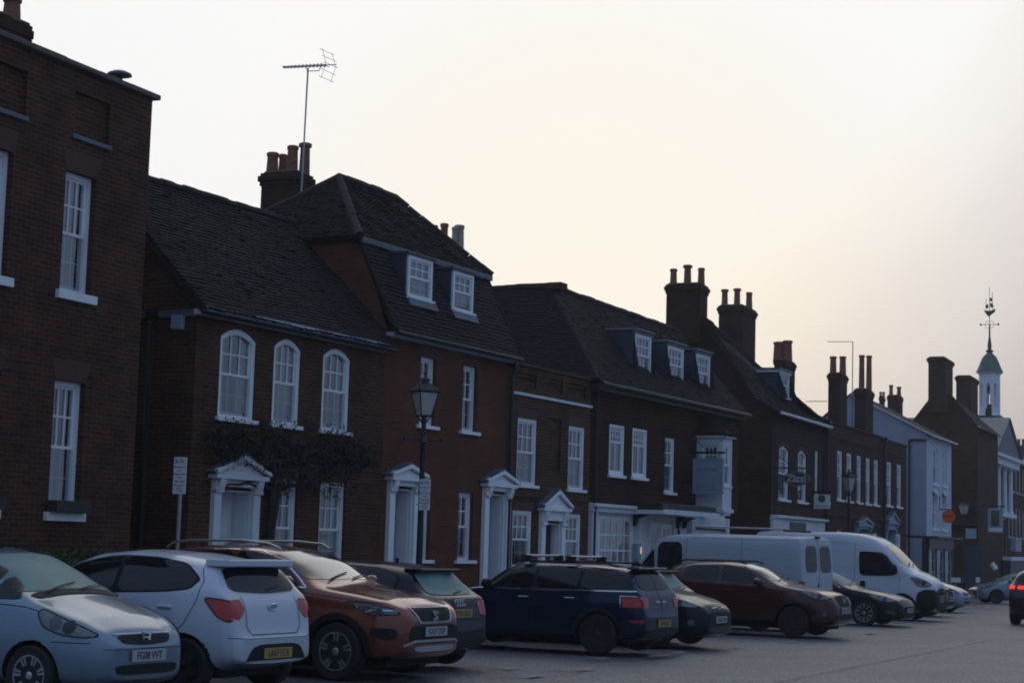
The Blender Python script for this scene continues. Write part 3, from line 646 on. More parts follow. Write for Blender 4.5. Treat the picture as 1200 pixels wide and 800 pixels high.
for i, (xl, xr, yt, ybm) in enumerate(((744.5, 763, 393, 440), (783, 801, 407, 449), (816, 832, 416, 458))):
    y0 = .3; r = f.rect(xl, xr, yt, ybm, y0); x0, x1, z0, z1 = r
    ytop = (z1+.1-ze)/(zr-ze)*(yr+.25)-.25
    dm = MB(); prof = [(y0+.05, z0-.1), (y0+.05, z1+.08), (ytop+.05, z1+.08), (-.25+(z0-.1-ze)/(zr-ze)*(yr+.25)+.06, z0-.1)]
    dm.px(prof, x0-.07, x0-.01); dm.px(prof, x1+.01, x1+.07)
    d_ = dm.build('dormer', M['navylead'], h)
    dm = MB(); dm.box(x0-.12, x1+.12, y0-.06, ytop+.1, z1+.08, z1+.14); dm.box(x0-.09, x1+.09, y0-.02, y0+.08, z1+.0, z1+.08); dm.build('dormer_roof', M['lead'], d_, bevel=.01)
    window(h, (x0, x1, z0, z1), 4, 4, rec=0, T=Matrix.Translation((0, y0, 0)), fw=.06, sillw=.04, curtain=['full', 'sides', 'full'][i], name='dormer_window', sill_h=.06)
    b = MB(); b.prism([(x0-.08, y0-.05, z0-.07), (x1+.08, y0-.05, z0-.07), (x1+.1, y0-.2, z0-.22), (x0-.1, y0-.2, z0-.22)], [(x0-.08, y0-.01, z0-.07), (x1+.08, y0-.01, z0-.07), (x1+.1, y0-.14, z0-.24), (x0-.1, y0-.14, z0-.24)]); b.build('lead_apron', M['lead'], d_)
downpipe(h, .12, -.1, ZB, 5.5)
yc, zc = f.side(654, 333, 1.6); b = MB(); b.box(1.35, 1.75, yc-.2, yc+.2, zr-.1, zc+.02); b.build('chimney', M['chim'], h)
# wall lamp (lit) by the shop window
xl_, zl_ = f.uv(751, 646, -.15)
wl_ = empty('wall_lamp', f.world(xl_, -.02, zl_), f.rz, 'small box lamp glowing warm on the white shop front', 'lamp')
b = MB(); b.box(-.12, .1, -.1, .06, -.22, .2); b.build('housing', M['signgrey'], wl_, bevel=.01); b = MB(); b.box(.03, .07, -.125, -.102, -.06, .12); b.build('bulb', mat('warm_lamp_glow', (1,.7,.4), .5, emit=(1,.6,.28), estr=.6), wl_, bevel=.01)
# topiary by the entrance
x, z = f.uv(795, 635, -.5); tp = empty('potted_conifer', f.world(x, -.5, .12), f.rz, 'dark cone-shaped potted conifer beside the white entrance', 'plant')
b = MB(); zt2 = f.uv(795, 616, -.5)[1]-.12
for i in range(2600):
    u = rn.random()**.6; zz = .45+(zt2-.45)*(1-u); r = .3*u*rn.uniform(.6, 1.05); a = rn.random()*6.28; leaf(b, V((r*math.cos(a), r*math.sin(a), zz)), .035, rn)
b.build('foliage', M['leaf'], tp, fix=False); b = MB(); b.lathe([(.16, 0), (.22, .42), (.24, .42), (.24, .46), (.18, .46)], n=12); b.build('pot', M['dark'], tp)

# ---------- H6: gabled corner building
f6 = f = Fr(23.5, 905, 480, depth=56)
h = house(f, 'brown brick building with tall gable wall, dormer and two big chimneys', cat='building')
X1 = 6.9; ze = 6.05; yr, zr = 2.95, 9.45
wn = [f.rect(912.5, 925, 512, 572), f.rect(935, 945.8, 516, 576)]; wn = [(a[0], a[1], 3.3, 5.0) for a in wn]; nw = [f.rect(955, 959.5, 523, 574), f.rect(964, 971, 525, 577)]; nw = [(a[0], a[1], 3.4, 5.1) for a in nw]
sf = (.25, f.uv(952, 625)[0], .6, 2.0); tr = (f.uv(921, 614)[0], f.uv(940, 614)[0], 2.3, 2.65)
w = MB(); wall_front(w, 0, X1, ZB, ze, wn+nw+[(.1, X1-.3, .2, 2.75)], th=.3)
for a in wn: spandrel(w, a, .15)
w.poly([(0, 0, ZB), (0, 6, ZB), (0, 6, ze), (0, yr+.1, zr-.05), (0, 2.1, 8.95), (0, .5, 6.35), (0, 0, ze)]); w.poly([(X1, 0, ZB), (X1, 6, ZB), (X1, 6, ze), (X1, 0, ze)]); w.poly([(0, 6, ZB), (X1, 6, ZB), (X1, 6, ze), (0, 6, ze)])
w.build('wall', M['brick6'], h, fix=False)
for a in wn: window(h, a, 3, 4, arch=.15, curtain='full', fw=.09, rec=.05); flat_arch(h, a, .13, arch=.15)
for a in nw: window(h, a, 2, 4, curtain='lower', fw=.07, rec=.05)
t = MB(); k0, k1 = (-.12, -.25, ze-.06), (X1+.1, -.25, ze-.06); j0, j1 = (-.12, .5, 6.38), (X1+.1, .5, 6.38)
zq = 8.9; tiles(t, k0, k1, j1, j0, seed=21, gauge=.13, tw=.2); tiles(t, j0, j1, (3.0, yr, zr-.3), (-.12, yr, zr), seed=22, gauge=.13, tw=.2)
tiles(t, (X1+.1, -.25, ze-.06), (X1+.1, 6, ze-.06), (3.0, yr+.1, zr-.3), (3.0, yr, zr-.3), seed=23, gauge=.13, tw=.2)
t.poly([(-.12, 6, ze), (X1, 6, ze), (3, yr, zr-.3), (-.12, yr, zr)])
ridge(t, (-.1, yr, zr), (3, yr, zr-.3)); ridge(t, j1, (3, yr, zr-.3), .09); t.poly([(-.13, .5, 6.4), (-.13, .5, 6.28), (-.13, yr, zr-.14), (-.13, yr, zr)]); t.poly([(-.13,-.25,ze-.06),(-.13,-.25,ze-.14),(-.13,.5,6.28),(-.13,.5,6.4)])
roof_obj(t, h)
gutter(h, -.1, X1-.3, -.33, ze-.1, 'white2', None, .05)
chimney(h, f, 778, 822, 832.7, 331.5, 8.2, 2.3, [(789.5, 315, 8, 'pot', 1.12), (806, 310.6, 8.6, 'pot', 1.3), (822, 314, 8, 'pot', 1.05)], cap=.07)
chimney(h, f, 839.7, 872, 888.6, 357, 6.8, 3.4, [(849.5, 339, 7.4, 'pot', 1.25), (864, 338, 7.4, 'pot', 1.3), (878, 342.5, 7.4, 'pot', 1.05)], cap=.07)
chimney(h, f, 906, 922, 934, 421, 6.2, 3.0, [(913, 400.5, 13, 'pot', 1.05), (923, 399, 11, 'pot', 1.1)], cap=.06)
y0 = .75; r = f.rect(913.5, 925, 437, 465, y0); x0, x1, z0, z1 = r
prof = [(y0+.05, z0-.1), (y0+.05, z1+.05), (y0+1.5, z1+.05), (y0-.3, z0-.1)]
dm = MB(); dm.px(prof, x0-.07, x0-.01); dm.px(prof, x1+.01, x1+.07); d_ = dm.build('dormer', M['navylead'], h)
dm = MB(); dm.box(x0-.14, x1+.12, y0-.08, y0+1.6, z1+.05, z1+.12); dm.build('dormer_roof', M['lead'], d_); dm = MB(); dm.box(x0-.12, x1+.1, y0-.04, y0+1.5, z1-.03, z1+.05); dm.build('dormer_cornice', M['white2'], d_)
window(h, (x0, x1, z0, z1), 3, 2, rec=0, T=Matrix.Translation((0, y0, 0)), fw=.06, curtain='full', name='dormer_window', sill_h=.06)
# shop front
b = MB(); b.box(.0, X1-.25, -.12, .05, 2.28, 2.66); b.box(.0, X1-.2, -.25, .05, 2.7, 2.78); b.box(-.02, X1-.3, -.16, .05, 2.66, 2.7)
for a in (.02, 2.2, 4.7, X1-.5): b.box(a, a+.18, -.1, .05, ZB, 2.28)
b.box(.02, X1-.3, -.08, .05, ZB, .5); b.build('shop_front', M['white2'], h, bevel=.01)
for a, c in ((.22, 2.18), (2.4, 4.68), (4.9, X1-.52)): window(h, (a, c, .5, 2.26), 3, 2, rec=-.04, sill=False, sash=False, name='shop_window', fw=.05, bw=.03)
b = MB(); b.box(tr[0], tr[1], -.135, -.122, 2.36, 2.6); b.build('fanlight', M['dark'], h)
downpipe(h, -.07, 1.6, ZB, 6.0)

# ---------- H7 / H8 terraces
def terrace(h, f, x0, x1, zt, wins, m, zr, yr, doors=(), gfw=()):
    ww = [(a[0], a[1], a[2], a[3]) for a in wins]; 
    w = MB(); wall_front(w, x0, x1, ZB, zt, ww+list(doors)+list(gfw), th=.3); w.poly([(x0,0,ZB),(x0,7,ZB),(x0,7,zt),(x0,0,zt)]); w.poly([(x1,0,ZB),(x1,7,ZB),(x1,7,zt),(x1,0,zt)]); w.poly([(x0,7,ZB),(x1,7,ZB),(x1,7,zt),(x0,7,zt)])
    w.build('wall', M[m], h, fix=False)
    for i, a in enumerate(ww): window(h, a, 2, 4, fw=.1, rec=.04, bw=.035, curtain=['lower', 'full', None, 'sides'][i % 4], sillw=.08)
    for a in gfw: window(h, a, 2, 4, fw=.1, rec=.04, bw=.035)
    c = MB(); c.box(x0-.0, x1, -.05, .3, zt, zt+.08); c.box(x0, x1, -.03, -.002, zt-.5, zt-.44); c.build('parapet_coping', M[m], h)
    if zr:
        t = MB(); t.poly([(x0, .35, zt-.1), (x1, .35, zt-.1), (x1, yr, zr), (x0, yr, zr)]); t.poly([(x1, 7, zt-.1), (x0, 7, zt-.1), (x0, yr, zr), (x1, yr, zr)]); t.poly([(x0,.35,zt-.1),(x0,7,zt-.1),(x0,yr,zr)]); t.poly([(x1,.35,zt-.1),(x1,7,zt-.1),(x1,yr,zr)])
        ridge(t, (x0, yr, zr), (x1, yr, zr)); roof_obj(t, h, 'tile_flat')
f7 = f = f6
xs = 6.92; P7 = f.world(xs, 0, 0)
h = house(f, 'long plain terrace house with five tall narrow windows above the white vans')
wn = [f.rect(a, b, c, d) for a, b, c, d in ((981, 987.5, 528.4, 582.4), (992, 998.5, 530, 583.5), (1004, 1009.5, 532.5, 584), (1014.6, 1020, 534.7, 585), (1024, 1029.5, 536, 586))]
wn = [(a[0], a[1], 3.55, 5.3) for a in wn]
gw = [f.rect(980.5, 987, 613, 640), f.rect(1023, 1029, 613, 640)]; gw = [(a[0], a[1], .9, 2.45) for a in gw]
d1 = doorcase(h, f, 1001, 1017, 622, (606, 615), jl=.2, m='signgrey', door_m='darkwood')
X8 = f.uv(1034.5, 560)[0]; X9 = f.uv(1062, 560)[0]
terrace(h, f, xs, X8, 6.2, wn, 'brick7', 7.35, 3.0, doors=[d1], gfw=gw)
b = MB(); b.box(xs, X8, -.05, -.002, 2.95, 3.02); b.build('string_course', M['brick4'], h)
chimney(h, f, 968.6, 986, 995, 437, 5.8, 2.0, [(976.5, 417.5, 7.6, 'pot', 1.12), (987.7, 417.5, 7.6, 'pot', 1.12)], cap=.06)
chimney(h, f, 999.5, 1016, 1025.5, 455.5, 5.8, 1.6, [(1010, 416, 6.6, 'pot', 1.1), (1018.5, 416.5, 6.6, 'pot', 1.1)], cap=.06)
downpipe(h, xs+.1, -.09, ZB, 6.1); downpipe(h, X8-.08, -.09, ZB, 6.1)
h = house(f, 'short terrace house with two tall windows beside the white rendered building')
wn = [f.rect(1039, 1045, 544, 591), f.rect(1051, 1056.5, 546, 592)]; wn = [(a[0], a[1], 3.6, 5.35) for a in wn]
gw = [f.rect(1050, 1056, 613, 640)]; gw = [(a[0], a[1], .9, 2.5) for a in gw]
d1 = doorcase(h, f, 1036.5, 1048, 622, (600, 612), jl=.2, m='signgrey', door_m='darkwood')
terrace(h, f, X8+.01, X9, 6.15, wn, 'brick7', 0, 0, doors=[d1], gfw=gw)
# thin aerials above the terrace
an = empty('tv_aerial', f.world(f.uv(999, 440, 1.9)[0], 1.9, f.uv(999, 460, 1.9)[1]), f.rz, 'thin hooked aerial pole between the two terrace chimneys', 'aerial')
yq, zq = f.side(971, 401, f.uv(1001, 401, 1.9)[0]); zt2 = f.uv(1001, 401, 1.9)[1]-an.location.z; b = MB(); b.tube([(0, 0, -1.5), (.02, 0, zt2)], .02, 5); b.tube([(.02, 0, zt2), (.02, yq-1.9, zq-an.location.z)], .014, 5)
for i in range(9): b.tube([(-.08, (yq-1.9)*i/9, zt2), (.12, (yq-1.9)*i/9, zt2)], .007, 4)
b.build('pole', M['iron'], an)
an = empty('tv_aerial', f.world(f.uv(969, 470, 2.2)[0], 2.2, f.uv(969, 470, 2.2)[1]), f.rz, 'short horizontal aerial sticking out left of the first terrace chimney', 'aerial')
b = MB(); b.tube([(0, 0, 0), (0, .85, 0)], .016, 5); [b.tube([(-.1, i*.09, 0), (.1, i*.09, 0)], .006, 4) for i in range(9)]; b.build('boom', M['iron'], an)

# ---------- H9: white rendered building
f9 = f = Fr(23.5, 1086, 520, depth=80)
h = house(f, 'white rendered three-storey building with blue-grey side wall', cat='building')
X1 = 6.4; zt = 6.95
wn = [f.rect(a, b, c, d) for a, b, c, d in ((1093.5, 1099, 521, 562), (1105, 1109, 525, 564), (1093, 1098, 576, 618), (1104.5, 1108.5, 578, 619))]
wn = [(a[0], a[1], [4.9, 4.9, 2.85, 2.85][i], [6.55, 6.55, 4.35, 4.35][i]) for i, a in enumerate(wn)]
w = MB(); wall_front(w, 0, X1, 2.5, zt, wn, th=.25); w.poly([(X1,0,2.5),(X1,5,2.5),(X1,5,zt),(X1,0,zt)]); w.build('wall', M['render'], h, fix=False)
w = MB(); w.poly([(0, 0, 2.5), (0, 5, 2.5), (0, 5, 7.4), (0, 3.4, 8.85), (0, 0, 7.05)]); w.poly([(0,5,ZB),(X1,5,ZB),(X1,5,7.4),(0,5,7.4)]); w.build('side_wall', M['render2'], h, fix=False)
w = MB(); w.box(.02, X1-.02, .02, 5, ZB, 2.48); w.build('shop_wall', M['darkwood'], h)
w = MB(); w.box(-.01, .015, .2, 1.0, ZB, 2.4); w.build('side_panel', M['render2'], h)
for a in wn: window(h, a, 2, 4, fw=.06, rec=.05, m='white', sill_h=.1, sillw=.1)
for a in wn[2:]: b = MB(); b.px([(-.0, a[3]+.2), (-.16, a[3]+.1), (-.16, a[3]+.0), (-.0, a[3]+.3)], a[0]-.12, a[1]+.12); b.build('window_hood', M['render'], h)
t = MB(); t.poly([(-.1, -.25, 7.0), (X1+.1, -.25, 7.0), (X1+.1, 3.4, 8.9), (-.1, 3.4, 8.9)]); t.poly([(-.1, -.25, 6.93), (-.1, 3.4, 8.82), (-.1, 3.4, 8.9), (-.1, -.25, 7.0)]); t.poly([(-.1, 5.2, 7.4), (X1, 5.2, 7.4), (X1, 3.4, 8.9), (-.1, 3.4, 8.9)]); roof_obj(t, h, 'tile_flat')
b = MB(); b.prism([(-.14, -.28, 6.93), (-.14, 3.4, 8.8), (-.14, 3.4, 8.87), (-.14, -.28, 7.0)], [(-.101, -.28, 6.93), (-.101, 3.4, 8.8), (-.101, 3.4, 8.87), (-.101, -.28, 7.0)]); b.box(-.1, X1+.1, -.3, -.2, 6.93, 7.0); b.build('bargeboard', M['white2'], h)
y8 = f.side(1066, 515, 0)[0]; b = MB(); b.box(-.08, -.003, 0, y8, 6.72, 6.8); b.tube([(-.06, y8, ZB), (-.06, y8, 6.75)], .05, 8); b.build('downpipe', M['iron'], h)
chimney(h, f, 1029.5, 1034, 1038, 464, 6.5, 6.0, [(1032, 459, 3, 'potbuff', 1.2), (1035.5, 459, 3, 'potbuff', 1.2)], cap=.04)
chimney(h, f, 1039, 1053, 1059, 463, 6.5, 4.8, [(1044.3, 451, 4.4, 'pot', 1.2), (1053.5, 453, 4.8, 'pot', 1.2)], cap=.04)
b = MB(); b.box(.0, X1+.3, -.5, .02, 2.42, 2.5); b.box(.1, X1, -.12, .02, 1.95, 2.42); [b.box(x, x+.15, -.1, .02, ZB, 1.95) for x in (.05, 2.0, 4.1, X1-.15)]; b.build('shop_front', M['dark'], h)
for a, c in ((.22, 1.98), (2.17, 4.08), (4.27, X1-.17)): window(h, (a, c, -.1, 1.93), 1, 4, rec=-.05, sill=False, sash=False, name='shop_window', fw=.04, m='signgrey', bw=.03)

# ---------- H10: dark gabled building with two great chimneys
f10 = f = Fr(23.5, 1146, 520, depth=93)
h = house(f, 'dark gabled brick building with two massive capped chimneys', cat='building')
X1 = 7; ya, za = f.side(1104, 462, 0); ze = f.side(1146, 500, 0)[1]; yb2 = f.side(1072, 492, 0)[0]
w = MB(); w.poly([(0, 0, ZB), (0, yb2+.6, ZB), (0, yb2+.6, ze-.3), (0, ya+.5, za), (0, ya-.5, za), (0, 0, ze)]); w.poly([(0, 0, ZB), (X1, 0, ZB), (X1, 0, ze), (0, 0, ze)]); w.poly([(X1, 0, ZB), (X1, 6, ZB), (X1, 6, ze), (X1, 0, ze)])
for i in range(6): w.box(-.06, 0, .25+i*.42, .33+i*.42, 3.1, 5.5)
w.build('wall', M['brick10'], h, fix=False)
t = MB(); t.poly([(-.15, -.3, ze-.15), (X1, -.3, ze-.15), (X1, ya, za), (-.15, ya, za)]); t.poly([(-.15, yb2+.8, ze-.4), (X1, yb2+.8, ze-.4), (X1, ya, za), (-.15, ya, za)]); roof_obj(t, h, 'tile_flat')
chimney(h, f, 1085.5, 1109, 1119, 418, za-1, ya-.4, [], cap=.09); chimney(h, f, 1118.5, 1139, 1148, 440, ze, ya-.3, [], cap=.08)
b = MB(); yd, zd = f.side(1140, 668, 0); b.box(-.05, 0, yd-.5, yd+.4, ZB, 2.2); b.build('door', M['navylead'], h); b = MB(); ys, zs = f.side(1138, 625, 0); b.box(-.08, -.002, ys-.27, ys+.27, zs-.27, zs+.27); b.build('notice_board', M['signgrey'], h, bevel=.02)
b = MB(); b.box(-.2, -.002, 0.1, 2.6, zs+.42, zs+.5); b.build('ledge', M['darkwood'], h)

# ---------- H11: town building with pediment, columns and cupola
f11 = f = Fr(23.5, 1152, 520, depth=112)
h = house(f, 'columned public building with grey pediment and blue-white bell cupola', cat='building')
X1 = f.uv(1182, 560)[0]; zc = f.uv(1166, 536)[1]
w = MB(); wall_front(w, 0, X1, ZB-1, zc, [(X1*k-.35, X1*k+.35, .5, 3) for k in (.2, .5, .8)]+[(X1*k-.3, X1*k+.3, 4.2, 6) for k in (.2, .5, .8)]); w.poly([(0,0,ZB-1),(0,9,ZB-1),(0,9,zc),(0,0,zc)]); w.poly([(X1,0,ZB-1),(X1,9,ZB-1),(X1,9,zc),(X1,0,zc)])
w.build('wall', M['brick10'], h, fix=False)
for k in (.2, .5, .8):
    window(h, (X1*k-.35, X1*k+.35, .5, 3), 2, 2, fw=.06); window(h, (X1*k-.3, X1*k+.3, 4.2, 6), 2, 4, fw=.06)
zlo = f.uv(1164, 600)[1]
for k in (.14, .38, .62, .86):
    b = MB(); b.lathe([(.26, zlo), (.26, zlo+.15), (.2, zlo+.2), (.19, zlo+.4), (.16, zc-.75), (.22, zc-.7), (.26, zc-.6), (.26, zc-.55)], (X1*k, -.3, 0), 10); b.build('column', M['whiteblue'], h, smooth=True)
b = MB(); b.box(-.3, X1+.3, -.7, 0, zc-.55, zc-.1); b.box(-.5, X1+.5, -.95, .1, zc-.1, zc+.12); b.box(0, X1, -.55, -.003, zlo-.25, zlo); b.build('entablature', M['whiteblue'], h, bevel=.02)
zap = f.uv(1168, 492)[1]; pk = X1*.5
b = MB(); b.py([(-.5, zc+.12), (X1+.5, zc+.12), (pk, zap)], -.75, -.6); b.build('pediment', M['lead'], h)
t = MB(); t.poly([(-.6, -.9, zc+.1), (-.6, 9, zc+.1), (pk, 9, zap+.15), (pk, -.9, zap+.15)]); t.poly([(X1+.6, -.9, zc+.1), (X1+.6, 9, zc+.1), (pk, 9, zap+.15), (pk, -.9, zap+.15)]); roof_obj(t, h, 'slate')
# cupola
yc = 2.2; xc, z0 = f.uv(1159.7, 486, yc); z1 = f.uv(1159.7, 438, yc)[1]; z2 = f.uv(1159.7, 413, yc)[1]; zw = f.uv(1159.7, 381, yc)[1]; zv = f.uv(1159.7, 352, yc)[1]; r = 12.4/f.sc(xc, yc, z1)
b = MB(); zz = zc; b.box(xc-r*1.15, xc+r*1.15, yc-r*1.15, yc+r*1.15, zc, z0-.1); b.build('turret_base', M['lead'], h)
b = MB(); n = 8
for i in range(n):      # eight piers with arched openings between
    a0 = 2*math.pi*(i+.5)/n; a1 = 2*math.pi*(i+1.5)/n; P = lambda a, rr, z: (xc+rr*math.cos(a), yc+rr*math.sin(a), z)
    def seg(u0, u1, za_, zb_):
        p0, p1 = V(P(a0, r, 0)), V(P(a1, r, 0)); q0, q1 = V(P(a0, r-.14, 0)), V(P(a1, r-.14, 0))
        A_, B_, C_, D_ = p0.lerp(p1, u0), p0.lerp(p1, u1), q0.lerp(q1, u1), q0.lerp(q1, u0)
        b.prism([(q.x, q.y, za_) for q in (A_, B_, C_, D_)], [(q.x, q.y, zb_) for q in (A_, B_, C_, D_)])
    H = z1-z0
    seg(0, .27, z0, z1); seg(.73, 1, z0, z1); seg(.27, .73, z0, z0+.18*H)
    for u in range(6):
        ua, ub = .27+.46*u/6, .27+.46*(u+1)/6; um = (ua+ub)/2; zz = z0+H*(.66+.1*math.sqrt(max(0, 1-((um-.5)/.23)**2))); seg(ua, ub, zz, z1)
b.lathe([(r*1.12, z0-.12), (r*1.12, z0), (r*1.02, z0+.05)], (xc, yc, 0), 8); b.lathe([(r*1.02, z1-.08), (r*1.2, z1+.06), (r*1.2, z1+.12)], (xc, yc, 0), 8)
cu = b.build('cupola', M['whiteblue'], h)
D = z2-z1-.1; b = MB(); b.lathe([(r*1.3, z1+.1), (r*1.22, z1+.16), (r*1.02, z1+.1+D*.28), (r*.86, z1+.1+D*.52), (r*.62, z1+.1+D*.78), (r*.3, z1+.1+D*.95), (r*.1, z1+.1+D*1.02)], (xc, yc, 0), 16); b.build('dome', M['copper'], cu, smooth=True)
b = MB(); b.lathe([(.18, z2-.05), (.3, z2+.12), (.12, z2+.25), (.16, z2+.5), (.07, z2+1.1), (.05, zw)], (xc, yc, 0), 8); b.tube([(xc, yc, zw), (xc, yc, zv)], .022, 6)
for sg in (-1, 1): b.tube([(xc, yc+sg*.62, zw+.05), (xc, yc, zw+.05)], .018, 5); b.tube([(xc+sg*.6, yc, zw+.05), (xc, yc, zw+.05)], .018, 5); b.tube([(xc, yc+sg*.35, zw+.05), (xc, yc+sg*.2, zw+.3), (xc, yc, zw+.32)], .015, 5); b.tube([(xc, yc+sg*.35, zw+.05), (xc, yc+sg*.2, zw-.2), (xc, yc, zw-.22)], .015, 5); b.box(xc-.03, xc+.03, yc+sg*.62-.07, yc+sg*.62+.07, zw-.02, zw+.12)
vh = (zv-zw)/4.2; sy = lambda pts: b.prism([(xc-.03, yc+y, zw+z) for y, z in pts], [(xc+.03, yc+y, zw+z) for y, z in pts])
sy([(-.38, .95), (-.15, .8), (.05, .6), (.25, .82), (.42, 1.12), (.2, 1.06), (-.1, 1.06), (-.4, 1.2)]); sy([(-.3, 1.3), (-.05, 1.3), (-.05, 1.62), (-.22, 1.58)]); sy([(.08, 1.22), (.3, 1.28), (.26, 1.5), (.08, 1.52)]); sy([(-.22, 1.75), (-.03, 1.75), (-.03, 2.0), (-.16, 1.98)])
for yy, a_, c_ in ((-.2, 1.1, 2.4), (.25, 1.1, 1.95), (0, .5, 2.75)): b.tube([(xc, yc+yy, zw+a_), (xc, yc+yy, zw+c_)], .02, 5)
b.build('weathervane', M['iron'], cu)
b = MB(); b.lathe([(.32, 0), (.3, .08), (.2, .3), (.14, .42), (.04, .46)], (xc, yc, z0+.55*(z1-z0)), 12); b.tube([(xc, yc, z0+.5*(z1-z0)), (xc, yc, z1)], .03, 5); b.build('bell', M['dark'], cu, smooth=True)
# pub chimney stack in front of the turret
b = MB(); q0 = f.uv(1154.5, 480, -.0)[0]
bx_, bz = f.uv(1162, 488, .6); b.box(bx_-.7, bx_+.7, .4, 1.3, zap-1.5, bz); [b.lathe([(.17, bz), (.15, bz+.55+.3*k)], (bx_-.25+.6*k, .8, 0), 8) for k in (0, 1)]; b.build('chimney', M['chim'], h)

# ---------- H12: far brick terrace at the right edge
f12 = f = Fr(22, 1181, 560, depth=122)
h = house(f, 'far three-storey brick terrace with white cornice at the right edge')
X1 = 26; zc = f.uv(1190, 537)[1]; z575 = f.uv(1185, 575)[1]; z629 = f.uv(1185, 629)[1]; z543 = f.uv(1185, 543)[1]; z595 = f.uv(1185, 594)[1]
wn = [(.5+k*2.2, 1.4+k*2.2, z, zz) for k in range(11) for z, zz in ((z575, z543), (z629, z595))]
w = MB(); wall_front(w, 0, X1, ZB-1.5, zc, wn); w.poly([(0,0,ZB-1.5),(0,9,ZB-1.5),(0,9,zc),(0,0,zc)]); w.poly([(X1,0,ZB-1.5),(X1,9,ZB-1.5),(X1,9,zc),(X1,0,zc)]); w.build('wall', M['brick10'], h, fix=False)
for a in wn: window(h, a, 2, 4, fw=.08, rec=.06, bw=.04)
b = MB(); b.box(-.1, X1, -.35, -.002, zc-.3, zc+.05); b.build('cornice', M['whiteblue'], h)
t = MB(); t.poly([(-.1, -.3, zc+.05), (X1, -.3, zc+.05), (X1, 4.5, zc+2.6), (-.1, 4.5, zc+2.6)]); t.poly([(-.1, 9, zc+.05), (X1, 9, zc+.05), (X1, 4.5, zc+2.6), (-.1, 4.5, zc+2.6)]); t.poly([(-.1,-.3,zc+.05),(-.1,9,zc+.05),(-.1,4.5,zc+2.6)]); roof_obj(t, h, 'tile_flat')
chimney(h, f, 1192, 1198, 1203, 522, zc+1, 4, [(1194, 514, 3.5, 'dark', 1.05), (1199, 514, 3.5, 'dark', 1.05)], cap=.05)

# ------------------------------------------------------------------ cars
def paint(name, c, metal=.25, rough=.32, coat=.8, dust=.0):
    m = mat(name, c, rough, metal, coat); b = m.node_tree.nodes['Principled BSDF']
    if max(c) < .05: b.inputs['Specular IOR Level'].default_value = .22; rough = .2
    tc = N(m, 'ShaderNodeTexCoord'); n1 = N(m, 'ShaderNodeTexNoise'); n1.inputs['Scale'].default_value = 1.7; n1.inputs['Detail'].default_value = 7; n1.inputs['Roughness'].default_value = .7
    L(m, tc.outputs['Object'], n1.inputs['Vector']); mr = N(m, 'ShaderNodeMapRange'); mr.inputs[3].default_value = rough-.1; mr.inputs[4].default_value = rough+.12; L(m, n1.outputs[0], mr.inputs[0]); L(m, mr.outputs[0], b.inputs['Roughness'])
    m2 = N(m, 'ShaderNodeMapRange'); m2.inputs[3].default_value = .02; m2.inputs[4].default_value = .12; L(m, n1.outputs[0], m2.inputs[0]); L(m, m2.outputs[0], b.inputs['Coat Roughness'])
    # road grime low on the panels
    sp = N(m, 'ShaderNodeSeparateXYZ'); L(m, tc.outputs['Object'], sp.inputs[0]); g = N(m, 'ShaderNodeMapRange'); g.inputs[1].default_value = .75; g.inputs[2].default_value = .2; g.inputs[3].default_value = 0; g.inputs[4].default_value = .6; L(m, sp.outputs[2], g.inputs[0])
    mu = N(m, 'ShaderNodeMath', operation='MULTIPLY'); L(m, g.outputs[0], mu.inputs[0]); L(m, n1.outputs[0], mu.inputs[1])
    mx = N(m, 'ShaderNodeMix', data_type='RGBA'); mx.inputs[6].default_value = (*c, 1); mx.inputs[7].default_value = (.02,.019,.018,1); L(m, mu.outputs[0], mx.inputs[0]); L(m, mx.outputs[2], b.inputs['Base Color'])
    return m
M['rubber'] = mat('tyre_rubber', (.012,.012,.012), .8); M['alloy'] = mat('silver_alloy', (.45,.46,.48), .32, .8); M['alloyd'] = mat('dark_alloy', (.05,.05,.055), .35, .7)
M['plastic'] = noisy(mat('black_trim_plastic', (.02,.02,.022), .6, spec=.25), (.012,.012,.013), .2, 12); M['chrome'] = mat('chrome_trim', (.6,.62,.65), .12, 1)
M['cglass'] = mat('tinted_car_glass', (.008,.01,.012), .06, spec=.38); M['screen'] = noisy(mat('dewy_windscreen', (.06,.11,.12), .42, spec=.35), (.09,.21,.21), .2, 2.5)
M['screen2'] = mat('wet_windscreen', (.02,.025,.03), .1, spec=.9, coat=1)
M['red'] = mat('red_tail_lamp', (.45,.012,.01), .15, coat=.6); M['clear'] = mat('clear_lamp_lens', (.13,.14,.15), .15, .5, coat=1); M['hid'] = mat('smoked_lamp', (.05,.06,.07), .12, .3, coat=1)
M['yplate'] = mat('yellow_plate', (.36,.25,.06), .5); M['wplate'] = mat('white_plate', (.4,.4,.42), .5); M['seam'] = mat('panel_gap', (.006,.006,.006), .9)
M['brakelit'] = mat('lit_brake_lamp', (.8,.02,.01), .3, emit=(1,.03,.015), estr=1.3); M['under'] = mat('underbody', (.01,.01,.01), .9)

